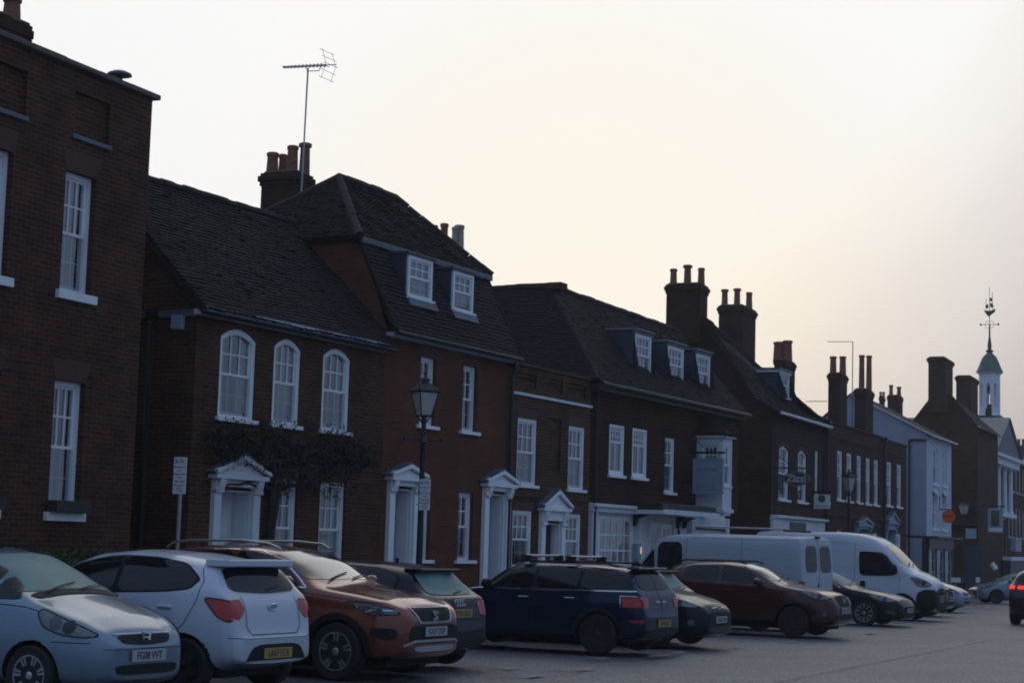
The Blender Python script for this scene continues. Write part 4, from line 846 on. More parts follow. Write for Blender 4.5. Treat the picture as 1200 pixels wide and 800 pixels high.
def itp(tab, x):
    if x <= tab[0][0]: return tab[0][1]
    for (a, b), (c, d) in zip(tab, tab[1:]):
        if x <= c: return b+(d-b)*(x-a)/(c-a)
    return tab[-1][1]
PLAN_F = [(0, .60), (.06, .74), (.16, .84), (.35, .92), (.7, .975), (1.2, 1)]; PLAN_R = [(0, .74), (.05, .84), (.15, .915), (.4, .965), (.9, 1)]
def solve_wheel(px, v):
    lo, hi = -30.0, 200.0
    for _ in range(50):
        u = (lo+hi)/2; p = D_*u+N_*v; p.z = gz(p.y); q = p-EYE; dd = q.dot(Fw)
        xx = 600+FPX*q.dot(Rt)/dd if dd > .5 else -9999
        if xx < px: lo = u
        else: hi = u
    return p
def body_mesh(s):
    L_, W_ = s['L'], s['W']; hw = W_/2
    xs = set([0, .02, .06, .16, .35, .6, L_, L_-.02, L_-.06, L_-.16, L_-.38]); xs |= {x for x, _ in s['top'] if 0 <= x <= L_}
    x = .6
    while x < L_-.4: xs.add(round(x, 3)); x += .28
    xs = sorted(xs); keep = [xs[0]]
    for x in xs[1:]:
        if x-keep[-1] > .018 or x == L_: keep.append(x)
    pf, pr_ = s.get('planf', PLAN_F), s.get('planr', PLAN_R); roofw = s.get('roofw', .72)
    verts = []; faces = []; n = 0
    for x in keep:
        w = hw*min(itp(pf, x), itp(pr_, L_-x)); zt = itp(s['top'], x); zl = itp(s['low'], x); zb = min(itp(s['belt'], x), zt-.015); cab = max(0, min(1, (zt-zb)/.3))
        wr = w*roofw; H = zb-zl
        hood = [(w*.93, zb+(zt-zb)*.35), (w*.84, zb+(zt-zb)*.68), (w*.62, zb+(zt-zb)*.9), (w*.3, zt), (0, zt+.0)]
        cabin = [(w*.945, zb+.045), (w*.945+(wr-w*.945)*.62, zb+(zt-zb)*.6), (wr*.985, zt-.085), (wr*.74, zt-.02), (0, zt)]
        if s.get('box'): cabin = [(w*.975, zb+.05), (w*.955, zb+(zt-zb)*.6), (w*.91, zt-.1), (w*.8, zt-.015), (0, zt)]
        sec = [(0, zl), (w*.78, zl), (w*.955, zl+.05), (w*.985, zl+H*.22), (w*.995, zl+H*.5), (w*.985, zl+H*.76), (w*.962, zb-.015)]
        sec += [(a[0]*(1-cab)+b[0]*cab, a[1]*(1-cab)+b[1]*cab) for a, b in zip(hood, cabin)]
        full = [(-y, z) for y, z in reversed(sec[1:-1])]
        loop = sec+[(-y, z) for y, z in reversed(sec[1:-1])]
        n = len(loop); verts += [(L_/2-x, y, z) for y, z in loop]
    k = len(keep)
    for i in range(k-1):
        for j in range(n):
            j2 = (j+1) % n; faces.append((i*n+j, i*n+j2, (i+1)*n+j2, (i+1)*n+j))
    # end caps as strips
    hlf = len(sec)
    for base, rev in ((0, False), ((k-1)*n, True)):
        for j in range(hlf-1):
            a, b = j, j+1; c = (n-j-1) % n if j+1 < hlf-1 else hlf-1; d = (n-j) % n
            f = [base+a, base+b]+([base+c] if c != b else [])+([base+d] if d != a else [])
            if len(set(f)) >= 3: faces.append(tuple(reversed(f)) if rev else tuple(f))
    me = bpy.data.meshes.new('body'); me.from_pydata(verts, [], faces)
    bm = bmesh.new(); bm.from_mesh(me); bmesh.ops.recalc_face_normals(bm, faces=bm.faces); bm.to_mesh(me); bm.free(); return me
def cyl_obj(x, y0, y1, z, r, n=40):
    b = MB(); b.lathe([(r, y0), (r, y1)], (x, 0, z), n, 'y'); return b.build('tmp', M['under'])
SHAPES = {}
def car(name, label, s, P, fwd, colour, wheels='alloy', spokes=5, kind='car', tail=None, group='parked vehicles in the street'):
    P = V(P); L_, W_, H_ = s['L'], s['W'], s['H']; hw = W_/2
    fwd = V((fwd[0], fwd[1], 0)).normalized(); rz = math.atan2(fwd.y, fwd.x)
    root = empty(name, P, rz, label, kind, group)
    key = s['id']
    if key not in SHAPES:
        me = body_mesh(s); o = bpy.data.objects.new('tmpbody', me); C.objects.link(o)
        md = o.modifiers.new('s', 'SUBSURF'); md.levels = 2; md.render_levels = 2
        bpy.context.view_layer.update(); sm = bpy.data.meshes.new_from_object(o.evaluated_get(bpy.context.evaluated_depsgraph_get()))
        bvh = BVHTree.FromPolygons([v.co.copy() for v in sm.vertices], [tuple(p.vertices) for p in sm.polygons])
        o.modifiers.clear(); o.data = sm; cut = []
        for wx in s['wx']:
            ra = s['r']+s.get('gap', .045)
            for sg in (-1, 1):
                c = cyl_obj(L_/2-wx, sg*(hw-.27), sg*(hw+.3), s['r'], ra); cut.append(c); mo = o.modifiers.new('b', 'BOOLEAN'); mo.operation = 'DIFFERENCE'; mo.object = c; mo.solver = 'EXACT'
        bpy.context.view_layer.update(); bm_ = bpy.data.meshes.new_from_object(o.evaluated_get(bpy.context.evaluated_depsgraph_get()))
        for c in cut: bpy.data.objects.remove(c)
        bpy.data.objects.remove(o)
        bm_.materials.clear(); bm_.materials.append(None); bm_.materials.append(M['under'])
        for p in bm_.polygons: p.use_smooth = True
        for p in bm_.polygons:
            c = p.center; p.material_index = 0
            for wx in s['wx']:
                dx, dz = c.x-(L_/2-wx), c.z-s['r']
                if math.hypot(dx, dz) < s['r']+s.get('gap', .045)+.004 and abs(c.y) < hw+.02 and (abs(math.hypot(dx, dz)-(s['r']+s.get('gap', .045))) < .012 or abs(abs(c.y)-(hw-.27)) < .01): p.material_index = 1
        bm_.set_sharp_from_angle(angle=R_(40)); SHAPES[key] = (bm_, bvh)
    bm_, bvh = SHAPES[key]; bme = bm_.copy(); bme.materials[0] = colour
    body = bpy.data.objects.new('body', bme); C.objects.link(body); body.parent = root
    def cast(mode, a, b):
        if mode[0] == 's': o_, d_ = V((L_/2-a, 3*(1 if mode[1] == 'l' else -1), b)), V((0, -1 if mode[1] == 'l' else 1, 0))
        elif mode == 'top': o_, d_ = V((L_/2-a, b, 4)), V((0, 0, -1))
        elif mode == 'front': o_, d_ = V((L_/2+2, a, b)), V((-1, 0, 0))
        else: o_, d_ = V((-L_/2-2, a, b)), V((1, 0, 0))
        h, nn, i, _ = bvh.ray_cast(o_, d_)
        if h is None or (mode == 'front' and h.x < L_/2-.33) or (mode == 'rear' and h.x > -L_/2+.62): return None
        if nn.dot(d_) > 0: nn = -nn
        if mode[0] != 't' and abs(nn.dot(d_)) < .2: return None
        return h, nn
    def smooth(poly, it=2):
        for _ in range(it):
            q = []
            for i in range(len(poly)):
                a, b = V(poly[i]), V(poly[(i+1) % len(poly)]); q += [a.lerp(b, .14), a.lerp(b, .86)]
            poly = q
        return [V(p) for p in poly]
    def patch(nm, mode, poly, m, off=.005, parent=None, it=2, cell=.045, thick=0):
        pl = smooth(poly, it); dens = []
        for i in range(len(pl)):
            a, b = pl[i], pl[(i+1) % len(pl)]; k = max(1, int((b-a).length/cell)); dens += [a.lerp(b, t/k) for t in range(k)]
        nb = len(dens); x0, x1 = min(p.x for p in dens), max(p.x for p in dens); y0, y1 = min(p.y for p in dens), max(p.y for p in dens)
        def inside(q):
            c = False
            for i in range(nb):
                a, b = dens[i], dens[i-1]
                if (a.y > q.y) != (b.y > q.y) and q.x < (b.x-a.x)*(q.y-a.y)/(b.y-a.y)+a.x: c = not c
            return c
        pts = list(dens); x = x0+cell/2
        while x < x1:
            y = y0+cell/2
            while y < y1:
                q = V((x, y))
                if inside(q) and min((q-d).length for d in dens) > cell*.45: pts.append(q)
                y += cell
            x += cell
        vs, es, fs, *_ = geometry.delaunay_2d_cdt(pts, [(i, (i+1) % nb) for i in range(nb)], [list(range(nb))], 1, 1e-5)
        out = []; ok = []
        for v_ in vs:
            r_ = cast(mode, v_.x, v_.y)
            if r_ is None: out.append(V()); ok.append(False)
            else: out.append(r_[0]+r_[1]*off); ok.append(True)
        b = MB(); b.v = out; b.f = [tuple(f) for f in fs if all(ok[i] for i in f)]
        par = list(range(len(out)))           # keep the largest connected island
        def find(i):
            while par[i] != i: par[i] = par[par[i]]; i = par[i]
            return i
        for f in b.f:
            for i in f[1:]: par[find(i)] = find(f[0])
        cnt = {}
        for f in b.f: cnt[find(f[0])] = cnt.get(find(f[0]), 0)+1
        if cnt: best = max(cnt, key=cnt.get); b.f = [f for f in b.f if find(f[0]) == best]
        used = sorted({i for f in b.f for i in f}); mp_ = {o: i for i, o in enumerate(used)}; b.v = [out[i] for i in used]; b.f = [tuple(mp_[i] for i in f) for f in b.f]
        if not b.f: return None
        return b.build(nm, m, parent or root, smooth=True)
    def ribbon(nm, mode, lines, w, m, off=.004, parent=None, closed=False):
        b = MB()
        for ln in lines:
            pts = []; 
            for i in range(len(ln)-1):
                a, c = V(ln[i]), V(ln[i+1]); k = max(1, int((c-a).length/.05)); pts += [a.lerp(c, t/k) for t in range(k)]
            pts.append(V(ln[-1])); hs = []
            for p in pts:
                r_ = cast(mode, p.x, p.y)
                if r_: hs.append(r_)
            for i in range(len(hs)-1):
                (p, n1), (q, n2) = hs[i], hs[i+1]; d = (q-p)
                if d.length < 1e-5 or d.length > .25: continue
                s1 = d.cross(n1).normalized()*w/2; s2 = d.cross(n2).normalized()*w/2
                b.poly([p-s1+n1*off, q-s2+n2*off, q+s2+n2*off, p+s1+n1*off])
        return b.build(nm, m, parent or root, fix=False) if b.f else None
    sides = ('sr', 'sl')
    # underbody plate & wheels
    b = MB(); b.box(-L_/2+.35, L_/2-.3, -hw+.3, hw-.3, .17, .5); b.build('underbody', M['under'], root)
    r = s['r']; tw = s.get('tw', .2); rr = r*s.get('rim', .68)
    for wx in s['wx']:
        for sg in (-1, 1):
            X = L_/2-wx; yo = sg*(hw-.015); yi = sg*(hw-.015-tw)
            t = MB(); pr = [(rr, yi), (r*.93, yi), (r*.985, yi+sg*.02), (r, yi+sg*.05), (r, yo-sg*.05), (r*.985, yo-sg*.02), (r*.93, yo), (rr*1.02, yo-sg*.006), (rr, yo-sg*.02)]
            t.lathe(pr, (X, 0, r), 36, 'y'); ty = t.build('wheel', M['rubber'], root, smooth=True)
            q = MB(); q.lathe([(rr, yo-sg*.012), (rr*.93, yo-sg*.012), (rr*.9, yo-sg*.05)], (X, 0, r), 30, 'y')
            q.f = q.f[:-2]
            for i in range(spokes):
                a = 2*math.pi*i/spokes+.3; 
                for off_ in s.get('split', (0,)):
                    a_ = a+off_; ca, sa = math.cos(a_), math.sin(a_); hwid = rr*s.get('spw', .13)
                    def pt(rad, tt, yy): return (X+rad*ca-tt*sa, yy, r+rad*sa+tt*ca)
                    y1, y2 = yo-sg*.014, yo-sg*.045
                    q.prism([pt(rr*.12, -hwid*.7, y1-sg*.012), pt(rr*.95, -hwid, y1), pt(rr*.95, hwid, y1), pt(rr*.12, hwid*.7, y1-sg*.012)], [pt(rr*.12, -hwid*.7, y2), pt(rr*.95, -hwid, y2), pt(rr*.95, hwid, y2), pt(rr*.12, hwid*.7, y2)])
            q.lathe([(rr*.2, yo-sg*.05), (rr*.2, yo-sg*.02), (rr*.12, yo-sg*.012)], (X, 0, r), 14, 'y')
            q.build('rim', M[wheels], ty)
            d_ = MB(); d_.lathe([(rr*.9, yo-sg*.1), (rr*.9, yo-sg*.09)], (X, 0, r), 24, 'y'); d_.build('brake_disc', M['under'], ty)
    # glass
    for sd in sides:
        if s.get('dlo'): patch('window_surround', sd, s['dlo'], M['plastic'], .003)
        for g in s['glass']: patch('side_window', sd, g, M['cglass'], .009, cell=.03)
        if s.get('chrome'): ribbon('window_trim', sd, s['chrome'], .02, M['chrome'], .008)
        if s.get('seams'): [ribbon('door_seam', sd, [l1], .009, M['seam'], .0025) for l1 in s['seams']]
        for hx, hz in s.get('handles', []):
            h_ = cast(sd, hx, hz)
            if h_:
                p, nn = h_; sgn = 1 if sd == 'sl' else -1; hb = MB(); hb.prism([(p.x-.1, p.y-.01*sgn, p.z-.018), (p.x+.1, p.y-.01*sgn, p.z-.018), (p.x+.1, p.y-.01*sgn, p.z+.016), (p.x-.1, p.y-.01*sgn, p.z+.016)], [(p.x-.085, p.y+.04*sgn, p.z-.012), (p.x+.085, p.y+.04*sgn, p.z-.012), (p.x+.085, p.y+.04*sgn, p.z+.01), (p.x-.085, p.y+.04*sgn, p.z+.01)]); hb.build('door_handle', s.get('hmat') and M[s['hmat']] or colour, root, bevel=.006)
        for nm, poly, mm in s.get('side_parts', []):
            lamp = nm in ('headlight', 'tail_lamp'); o_ = patch(nm, sd, poly, M[mm], .009 if lamp else .007, cell=.022 if lamp else .045)
            if lamp and o_:
                ribbon('lamp_surround', sd, [smooth(poly, 2)+[smooth(poly, 2)[0]]], .014, M['seam'], .011, parent=o_)
                if nm == 'headlight':
                    cx_, cz_ = sum(p[0] for p in poly)/len(poly), sum(p[1] for p in poly)/len(poly); ra_ = (max(p[1] for p in poly)-min(p[1] for p in poly))*.26
                    for dx_, m_ in ((-.08, 'alloyd'), (.07, 'hid')):
                        patch('lamp_bowl', sd, [(cx_+dx_+ra_*math.cos(i*math.pi/5), cz_+dx_*.25+ra_*math.sin(i*math.pi/5)) for i in range(10)], M[m_], .013, parent=o_, it=1, cell=.02)
        if s.get('clad'):
            w_ = s['clad']
            for wx in s['wx']:
                pts = []; b = MB()
                for i in range(25):
                    a = math.pi*(-.06+1.12*i/24); ra = r+s.get('gap', .045)
                    pts.append(((wx-math.cos(a)*(ra), r+math.sin(a)*(ra)), (wx-math.cos(a)*(ra+w_), r+math.sin(a)*(ra+w_))))
                prev = None
                for pa, pb in pts:
                    ha, hb_ = cast(sd, *pa), cast(sd, *pb)
                    if ha and hb_:
                        cur = (ha[0]+ha[1]*.012, hb_[0]+hb_[1]*.012)
                        if prev: b.poly([prev[0], cur[0], cur[1], prev[1]])
                        prev = cur
                if b.f: b.build('arch_cladding', M['plastic'], root, fix=False)
        sgn = 1 if sd == 'sl' else -1; mx_, mz = s['mirror']; h_ = cast(sd, mx_, mz)
        if h_:
            p = h_[0]; b = MB(); k = s.get('mirs', 1); 
            b.lathe([(.02, -.09*k), (.07, -.07*k), (.085, -.02*k), (.08, .04*k), (.05, .08*k), (.015, .095*k)], (0, 0, 0), 12, 'x')
            for i, v_ in enumerate(b.v): b.v[i] = V((p.x+v_.x*.75, p.y+sgn*(.13+v_.y*1.25), p.z+.05+v_.z*(.95*s.get('mirh', 1))))
            b.box(p.x-.03, p.x+.03, p.y-.02*sgn, p.y+.1*sgn, p.z-.0, p.z+.045); b.build('wing_mirror', colour if not s.get('mirmat') else M[s['mirmat']], root, smooth=True)
    ws = s['ws']; sm_ = M[s.get('wsm', 'screen')]
    if ws: 
        o_ = patch('windscreen', 'top', ws, sm_, .005)
        if s.get('wiper', True):
            ln = [[(ws[0][0]-.01, -.55*hw), (ws[0][0]+.12, .12*hw)], [(ws[0][0]-.01, .05*hw), (ws[0][0]+.12, .62*hw)]]; [ribbon('wiper', 'top', [l1], .022, M['plastic'], .02) for l1 in ln]
    for nm, mode, poly, mm in s.get('parts', []): patch(nm, mode, poly, M[mm] if isinstance(mm, str) else mm, .008)
    for nm, mode, lines, w_, mm in s.get('lines', []): ribbon(nm, mode, lines, w_, M[mm], .01)
    for nm, bx, mm in s.get('boxes', []):
        b = MB(); b.box(L_/2-bx[0], L_/2-bx[1], bx[2], bx[3], bx[4], bx[5]); b.build(nm, M[mm] if mm != 'paint' else colour, root, bevel=.012)
    for nm, pts, rad, mm in s.get('tubes', []):
        b = MB()
        for pl in pts: b.tube([(L_/2-a, y, z) for a, y, z in pl], rad, 8)
        b.build(nm, M[mm], root, smooth=True)
    # plates
    for end, z_, txt in s.get('plates', []):
        h_ = cast(end, 0, z_)
        if not h_: continue
        e = 1 if end == 'front' else -1; X = h_[0].x+e*.02; b = MB(); b.box(X-.008, X+.008, -.26, .26, z_-.056, z_+.056)
        pl = b.build('number_plate', M['wplate' if e > 0 else 'yplate'], root, bevel=.003)
        TT = Matrix(((0, 0, e, X+e*.009), (e, 0, 0, 0), (0, 1, 0, z_), (0, 0, 0, 1)))
        text_mesh('lettering', txt, .105, M['signblack'], pl, TT, .001, bold=.002, sx=.86)
    if s.get('emblem'):
        end, z_, kd = s['emblem']; h_ = cast(end, 0, z_); e = 1 if end == 'front' else -1; X = h_[0].x+e*.018; b = MB(); TT = Matrix(((0, 0, e, X), (e, 0, 0, 0), (0, 1, 0, z_), (0, 0, 0, 1))); b.T = TT
        ringp = lambda cx, rr_, ry=None: b.tube([(cx+rr_*math.cos(i*math.pi/8), (ry or rr_)*math.sin(i*math.pi/8), 0) for i in range(17)], .007, 5)
        if kd == 'h': [b.tube(p, .008, 5) for p in ([(-.055, .045, 0), (-.035, -.045, 0)], [(.055, .045, 0), (.035, -.045, 0)], [(-.045, .0, 0), (.045, .0, 0)], [(-.07, .055, 0), (.07, .055, 0), (.05, -.055, 0), (-.05, -.055, 0), (-.07, .055, 0)])]
        elif kd == 'oval': ringp(0, .08, .032); b.poly([(.075*math.cos(i*.4), .028*math.sin(i*.4), .002) for i in range(16)])
        elif kd == 'rings': [ringp(c_, .042) for c_ in (-.1, -.033, .033, .1)]
        elif kd == 's': b.prism([(-.05, .06, -.01), (.06, .06, -.01), (.06, .025, -.01), (0, .02, -.01), (.06, -.02, -.01), (.05, -.06, -.01), (-.06, -.06, -.01), (-.06, -.025, -.01), (0, -.02, -.01), (-.06, .02, -.01)], [(-.05, .06, .01), (.06, .06, .01), (.06, .025, .01), (0, .02, .01), (.06, -.02, .01), (.05, -.06, .01), (-.06, -.06, .01), (-.06, -.025, .01), (0, -.02, .01), (-.06, .02, .01)])
        elif kd == 'vw': ringp(0, .06); b.tube([(-.04, .035, 0), (0, -.045, 0), (.04, .035, 0)], .007, 5)
        else: b.box(-.035, .035, -.05, .05, -.01, .01); ringp(0, .05)
        b.build('emblem', M['chrome'], root)
    return root
def ws_poly(x0, x1, y0, y1, bow=.1): return [(x0-bow*0, 0), (x0+.0, y0*.5), (x0+bow, y0), (x1+bow*.4, y1), (x1, y1*.5), (x1, 0), (x1, -y1*.5), (x1+bow*.4, -y1), (x0+bow, -y0), (x0, -y0*.5)]
FR, RR = -N_, N_    # nose towards the road / tail towards the road
def place(s, which, side, px, v, fwd, py=None):
    """wheel `which` (0 front, 1 rear) on `side` (+1 left, -1 right) touches the ground at image column px on the line v."""
    G = ground_pt(px, py) if py else solve_wheel(px, v); fwd = V((fwd[0], fwd[1], 0)).normalized(); left = V((-fwd.y, fwd.x, 0))
    P = G-fwd*(s['L']/2-s['wx'][which])-left*(side*(s['W']/2-.1)); P.z = gz(P.y); return P
def rot(v, deg): a = R_(deg); return V((v.x*math.cos(a)-v.y*math.sin(a), v.x*math.sin(a)+v.y*math.cos(a), 0))

# --- silver-blue hatchback
S1 = dict(id='jazz', L=3.85, W=1.68, H=1.525, wx=(.79, 3.24), r=.295, low=[(0, .27), (.15, .2), (3.5, .2), (3.75, .3), (3.85, .34)],
  top=[(0, .58), (.03, .66), (.1, .765), (.3, .88), (.6, .98), (.86, 1.06), (1.05, 1.16), (1.45, 1.36), (1.75, 1.465), (2.2, 1.525), (2.8, 1.515), (3.35, 1.44), (3.5, 1.36), (3.68, 1.05), (3.78, .9), (3.85, .6)],
  belt=[(0, .57), (.2, .74), (.7, .9), (1.2, .98), (2.5, 1.02), (3.85, 1.05)], roofw=.74,
  glass=[[(.99, 1.02), (1.1, 1.12), (1.31, 1.24), (1.33, 1.01)], [(1.38, 1.02), (1.36, 1.27), (1.62, 1.37), (1.95, 1.43), (2.18, 1.44), (2.2, 1.04)], [(2.28, 1.05), (2.27, 1.44), (2.8, 1.43), (3.1, 1.38), (3.22, 1.1)]],
  ws=ws_poly(.95, 1.72, .7, .54, .12), seams=[[(1.3, 1.0), (1.25, .7), (1.3, .3)], [(2.24, 1.04), (2.24, .28)], [(3.15, 1.1), (3.0, .7), (2.85, .5)], [(1.25, .3), (2.85, .28)], [(.15, .63), (.55, .63)], [(1.3, .97), (.9, .95), (.55, .87)]],
  handles=[(2.05, .86), (2.95, .9)], mirror=(1.55, 1.03), plates=[('front', .5, 'FG08 VVT'), ('rear', .8, 'FG08 VVT')], emblem=('front', .675, 'h'),
  side_parts=[('headlight', [(.1, .70), (.22, .68), (.45, .70), (.66, .77), (.74, .90), (.7, .935), (.5, .87), (.25, .78)], 'clear'), ('tail_lamp', [(3.5, 1.1), (3.7, 1.05), (3.8, .8), (3.6, .82)], 'red')],
  parts=[('grille', 'front', [(-.42, .70), (.42, .70), (.34, .62), (0, .60), (-.34, .62)], 'plastic'), ('lower_grille', 'front', [(-.48, .42), (.48, .42), (.44, .32), (-.44, .32)], 'plastic'), ('rear_window', 'rear', [(-.6, 1.1), (.6, 1.1), (.5, 1.38), (-.5, 1.38)], 'cglass'), ('cowl', 'top', [(.88, -.6), (.88, .6), (.99, .66), (.97, 0), (.99, -.66)], 'plastic')],
  lines=[('grille_trim', 'front', [[(-.43, .71), (0, .715), (.43, .71)]], .018, 'chrome'), ('bumper_crease', 'front', [[(-.6, .57), (.6, .57)]], .006, 'seam')], split=(-.13, .13), spw=.06,
  boxes=[('aerial_base', (2.05, 1.95, -.02, .02, 1.5, 1.56), 'plastic')])
car('parked_car', 'pale silver-blue hatchback with misted windscreen, nose to the road at the left edge', S1, place(S1, 0, -1, 37, 12.2, FR), FR, paint('silver_blue_paint', (.19,.27,.35), .45, .28), spokes=7)

# --- white hatchback, tail to the road
S2 = dict(id='ka', dlo=[(1.18, 1.02), (1.35, 1.17), (1.6, 1.33), (2.0, 1.43), (2.3, 1.45), (2.75, 1.44), (3.16, 1.38), (3.42, 1.22), (3.32, 1.11), (3.0, 1.07), (2.3, 1.04)], L=3.93, W=1.7, H=1.525, wx=(.8, 3.29), r=.3, low=[(0, .27), (.2, .2), (3.5, .22), (3.75, .3), (3.93, .33)],
  top=[(0, .55), (.05, .7), (.15, .8), (.5, .93), (.95, 1.03), (1.1, 1.12), (1.5, 1.38), (1.8, 1.48), (2.3, 1.525), (2.9, 1.50), (3.35, 1.44), (3.55, 1.40), (3.6, 1.32), (3.74, 1.08), (3.84, .96), (3.86, .8), (3.88, .66), (3.93, .6), (3.93, .5)],
  belt=[(0, .54), (.3, .78), (1, .95), (2.2, 1.02), (3.2, 1.09), (3.93, 1.1)], roofw=.74,
  glass=[[(1.2, 1.03), (1.35, 1.15), (1.6, 1.31), (2.0, 1.41), (2.27, 1.43), (2.27, 1.055)], [(2.33, 1.06), (2.33, 1.43), (2.75, 1.42), (3.15, 1.36), (3.38, 1.22), (3.3, 1.125), (3.0, 1.085)]],
  ws=ws_poly(1.12, 1.78, .68, .55), seams=[[(2.3, 1.05), (2.3, .28)], [(3.33, 1.38), (3.46, 1.2), (3.42, 1.0), (3.28, .75), (3.0, .5), (2.95, .3)], [(1.35, .3), (2.95, .28)], [(1.25, 1.0), (1.3, .3)]], handles=[(2.12, .9), (3.02, .92)], mirror=(1.4, 1.07),
  plates=[('rear', .44, 'LA67 FCA'), ('front', .5, 'LA67 FCA')], emblem=('rear', .93, 'oval'),
  side_parts=[('tail_lamp', [(3.5, 1.035), (3.78, 1.01), (3.88, .93), (3.9, .79), (3.8, .785), (3.68, .84)], 'red'), ('headlight', [(.15, .75), (.7, .9), (.6, .95), (.2, .85)], 'clear')],
  parts=[('tail_lamp', 'rear', [(.54, 1.02), (.8, 1.0), (.84, .82), (.62, .8), (.52, .9)], 'red'), ('tail_lamp', 'rear', [(-.54, 1.02), (-.8, 1.0), (-.84, .82), (-.62, .8), (-.52, .9)], 'red'),
         ('rear_window', 'rear', [(-.62, 1.1), (0, 1.07), (.62, 1.1), (.56, 1.34), (0, 1.36), (-.56, 1.34)], 'cglass'), ('plate_recess', 'rear', [(-.42, .54), (.42, .54), (.62, .3), (-.62, .3)], 'plastic')],
  boxes=[('spoiler', (3.36, 3.7, -.6, .6, 1.36, 1.44), 'paint')], lines=[('hatch_seam', 'rear', [[(-.5, 1.05), (-.5, .72), (-.42, .64), (.42, .64), (.5, .72), (.5, 1.05)]], .009, 'seam'), ('rear_wiper', 'rear', [[(.0, 1.1), (-.28, 1.14)]], .022, 'plastic'), ('bumper_line', 'rear', [[(-.8, .62), (-.5, .6), (.5, .6), (.8, .62)]], .006, 'seam')])
car('parked_car', 'white hatchback with red angular tail lamps and small spoiler, tail to the road', S2, place(S2, 1, 1, 217, 12.0, RR), RR, paint('white_paint', (.52,.56,.64), .0, .33), 'alloyd', spokes=5)

# --- orange SUV
S3 = dict(id='ateca', L=4.36, W=1.84, H=1.6, wx=(.87, 3.5), r=.345, tw=.23, low=[(0, .34), (.12, .27), (.4, .25), (4.1, .28), (4.36, .4)],
  top=[(0, .72), (.03, .84), (.1, .93), (.3, 1.0), (.7, 1.07), (1.1, 1.12), (1.25, 1.18), (1.65, 1.42), (1.95, 1.54), (2.4, 1.595), (3.2, 1.58), (3.75, 1.5), (3.9, 1.42), (4.15, 1.12), (4.27, 1.0), (4.34, .85), (4.36, .6)],
  belt=[(0, .71), (.25, .9), (1.1, 1.02), (2.5, 1.08), (4.0, 1.12), (4.36, 1.1)], roofw=.74, clad=.07,
  glass=[[(1.42, 1.1), (1.58, 1.22), (1.85, 1.39), (2.2, 1.49), (2.5, 1.5), (2.5, 1.12)], [(2.56, 1.12), (2.56, 1.5), (3.1, 1.49), (3.4, 1.43), (3.45, 1.16)], [(3.52, 1.17), (3.5, 1.42), (3.75, 1.33), (3.88, 1.22)]],
  chrome=[[(1.35, 1.085), (1.55, 1.22), (1.83, 1.41), (2.2, 1.515), (2.8, 1.525), (3.45, 1.47), (3.85, 1.32)], [(1.35, 1.085), (2.5, 1.1), (3.9, 1.17)]], ws=ws_poly(1.27, 1.92, .76, .6, .14), wsm='screen2',
  seams=[[(1.42, 1.06), (1.38, .7), (1.45, .38)], [(2.53, 1.1), (2.53, .36)], [(3.45, 1.1), (3.3, .8), (3.1, .6)], [(1.4, 1.03), (.95, .99), (.3, .93)]], handles=[(2.35, .95), (3.25, .98)], mirror=(1.55, 1.1), mirs=1.15,
  plates=[('front', .60, 'KX17 ZGP'), ('rear', .9, 'KX17 ZGP')], emblem=('front', .79, 's'),
  side_parts=[('headlight', [(.09, .81), (.25, .8), (.42, .795), (.56, .86), (.78, .945), (.5, .935), (.2, .885)], 'hid'), ('fog_lamp_recess', [(.1, .64), (.42, .65), (.4, .53), (.12, .5)], 'plastic'), ('sill_cladding', [(1.25, .37), (3.1, .37), (3.15, .27), (1.2, .27)], 'plastic'), ('tail_lamp', [(3.95, 1.1), (4.2, 1.05), (4.3, .93), (4.05, .92)], 'red')],
  parts=[('grille', 'front', [(-.46, .88), (.46, .88), (.34, .72), (-.34, .72)], 'plastic'), ('lower_grille', 'front', [(-.55, .68), (.55, .68), (.6, .46), (-.6, .46)], 'plastic'), ('skid_plate', 'front', [(-.5, .43), (.5, .43), (.44, .36), (-.44, .36)], 'alloy'), ('rear_window', 'rear', [(-.6, 1.15), (.6, 1.15), (.5, 1.42), (-.5, 1.42)], 'cglass')],
  lines=[('grille_trim', 'front', [[(-.48, .89), (.48, .89), (.36, .71), (-.36, .71), (-.48, .89)]], .022, 'chrome'), ('skid_trim', 'front', [[(-.66, .44), (-.5, .49), (.5, .49), (.66, .44)]], .03, 'alloy'), ('lamp_strip', 'sr', [[(.14, .85), (.4, .86), (.5, .83), (.62, .9)]], .014, 'chrome')],
  tubes=[('roof_rail', [[(1.95, .57, 1.55), (2.1, .62, 1.61), (2.5, .63, 1.635), (3.3, .62, 1.62), (3.6, .6, 1.585), (3.72, .57, 1.52)]], .017, 'alloy'), ('roof_rail', [[(1.95, -.57, 1.55), (2.1, -.62, 1.61), (2.5, -.63, 1.635), (3.3, -.62, 1.62), (3.6, -.6, 1.585), (3.72, -.57, 1.52)]], .017, 'alloy')], split=(-.14, .14), spw=.065)
car('parked_car', 'copper orange SUV with silver roof rails, bright windscreen and chrome-edged grille', S3, place(S3, 0, -1, 395, 11.9, FR), FR, paint('copper_orange_paint', (.19,.036,.012), .45, .24, 1), spokes=5)

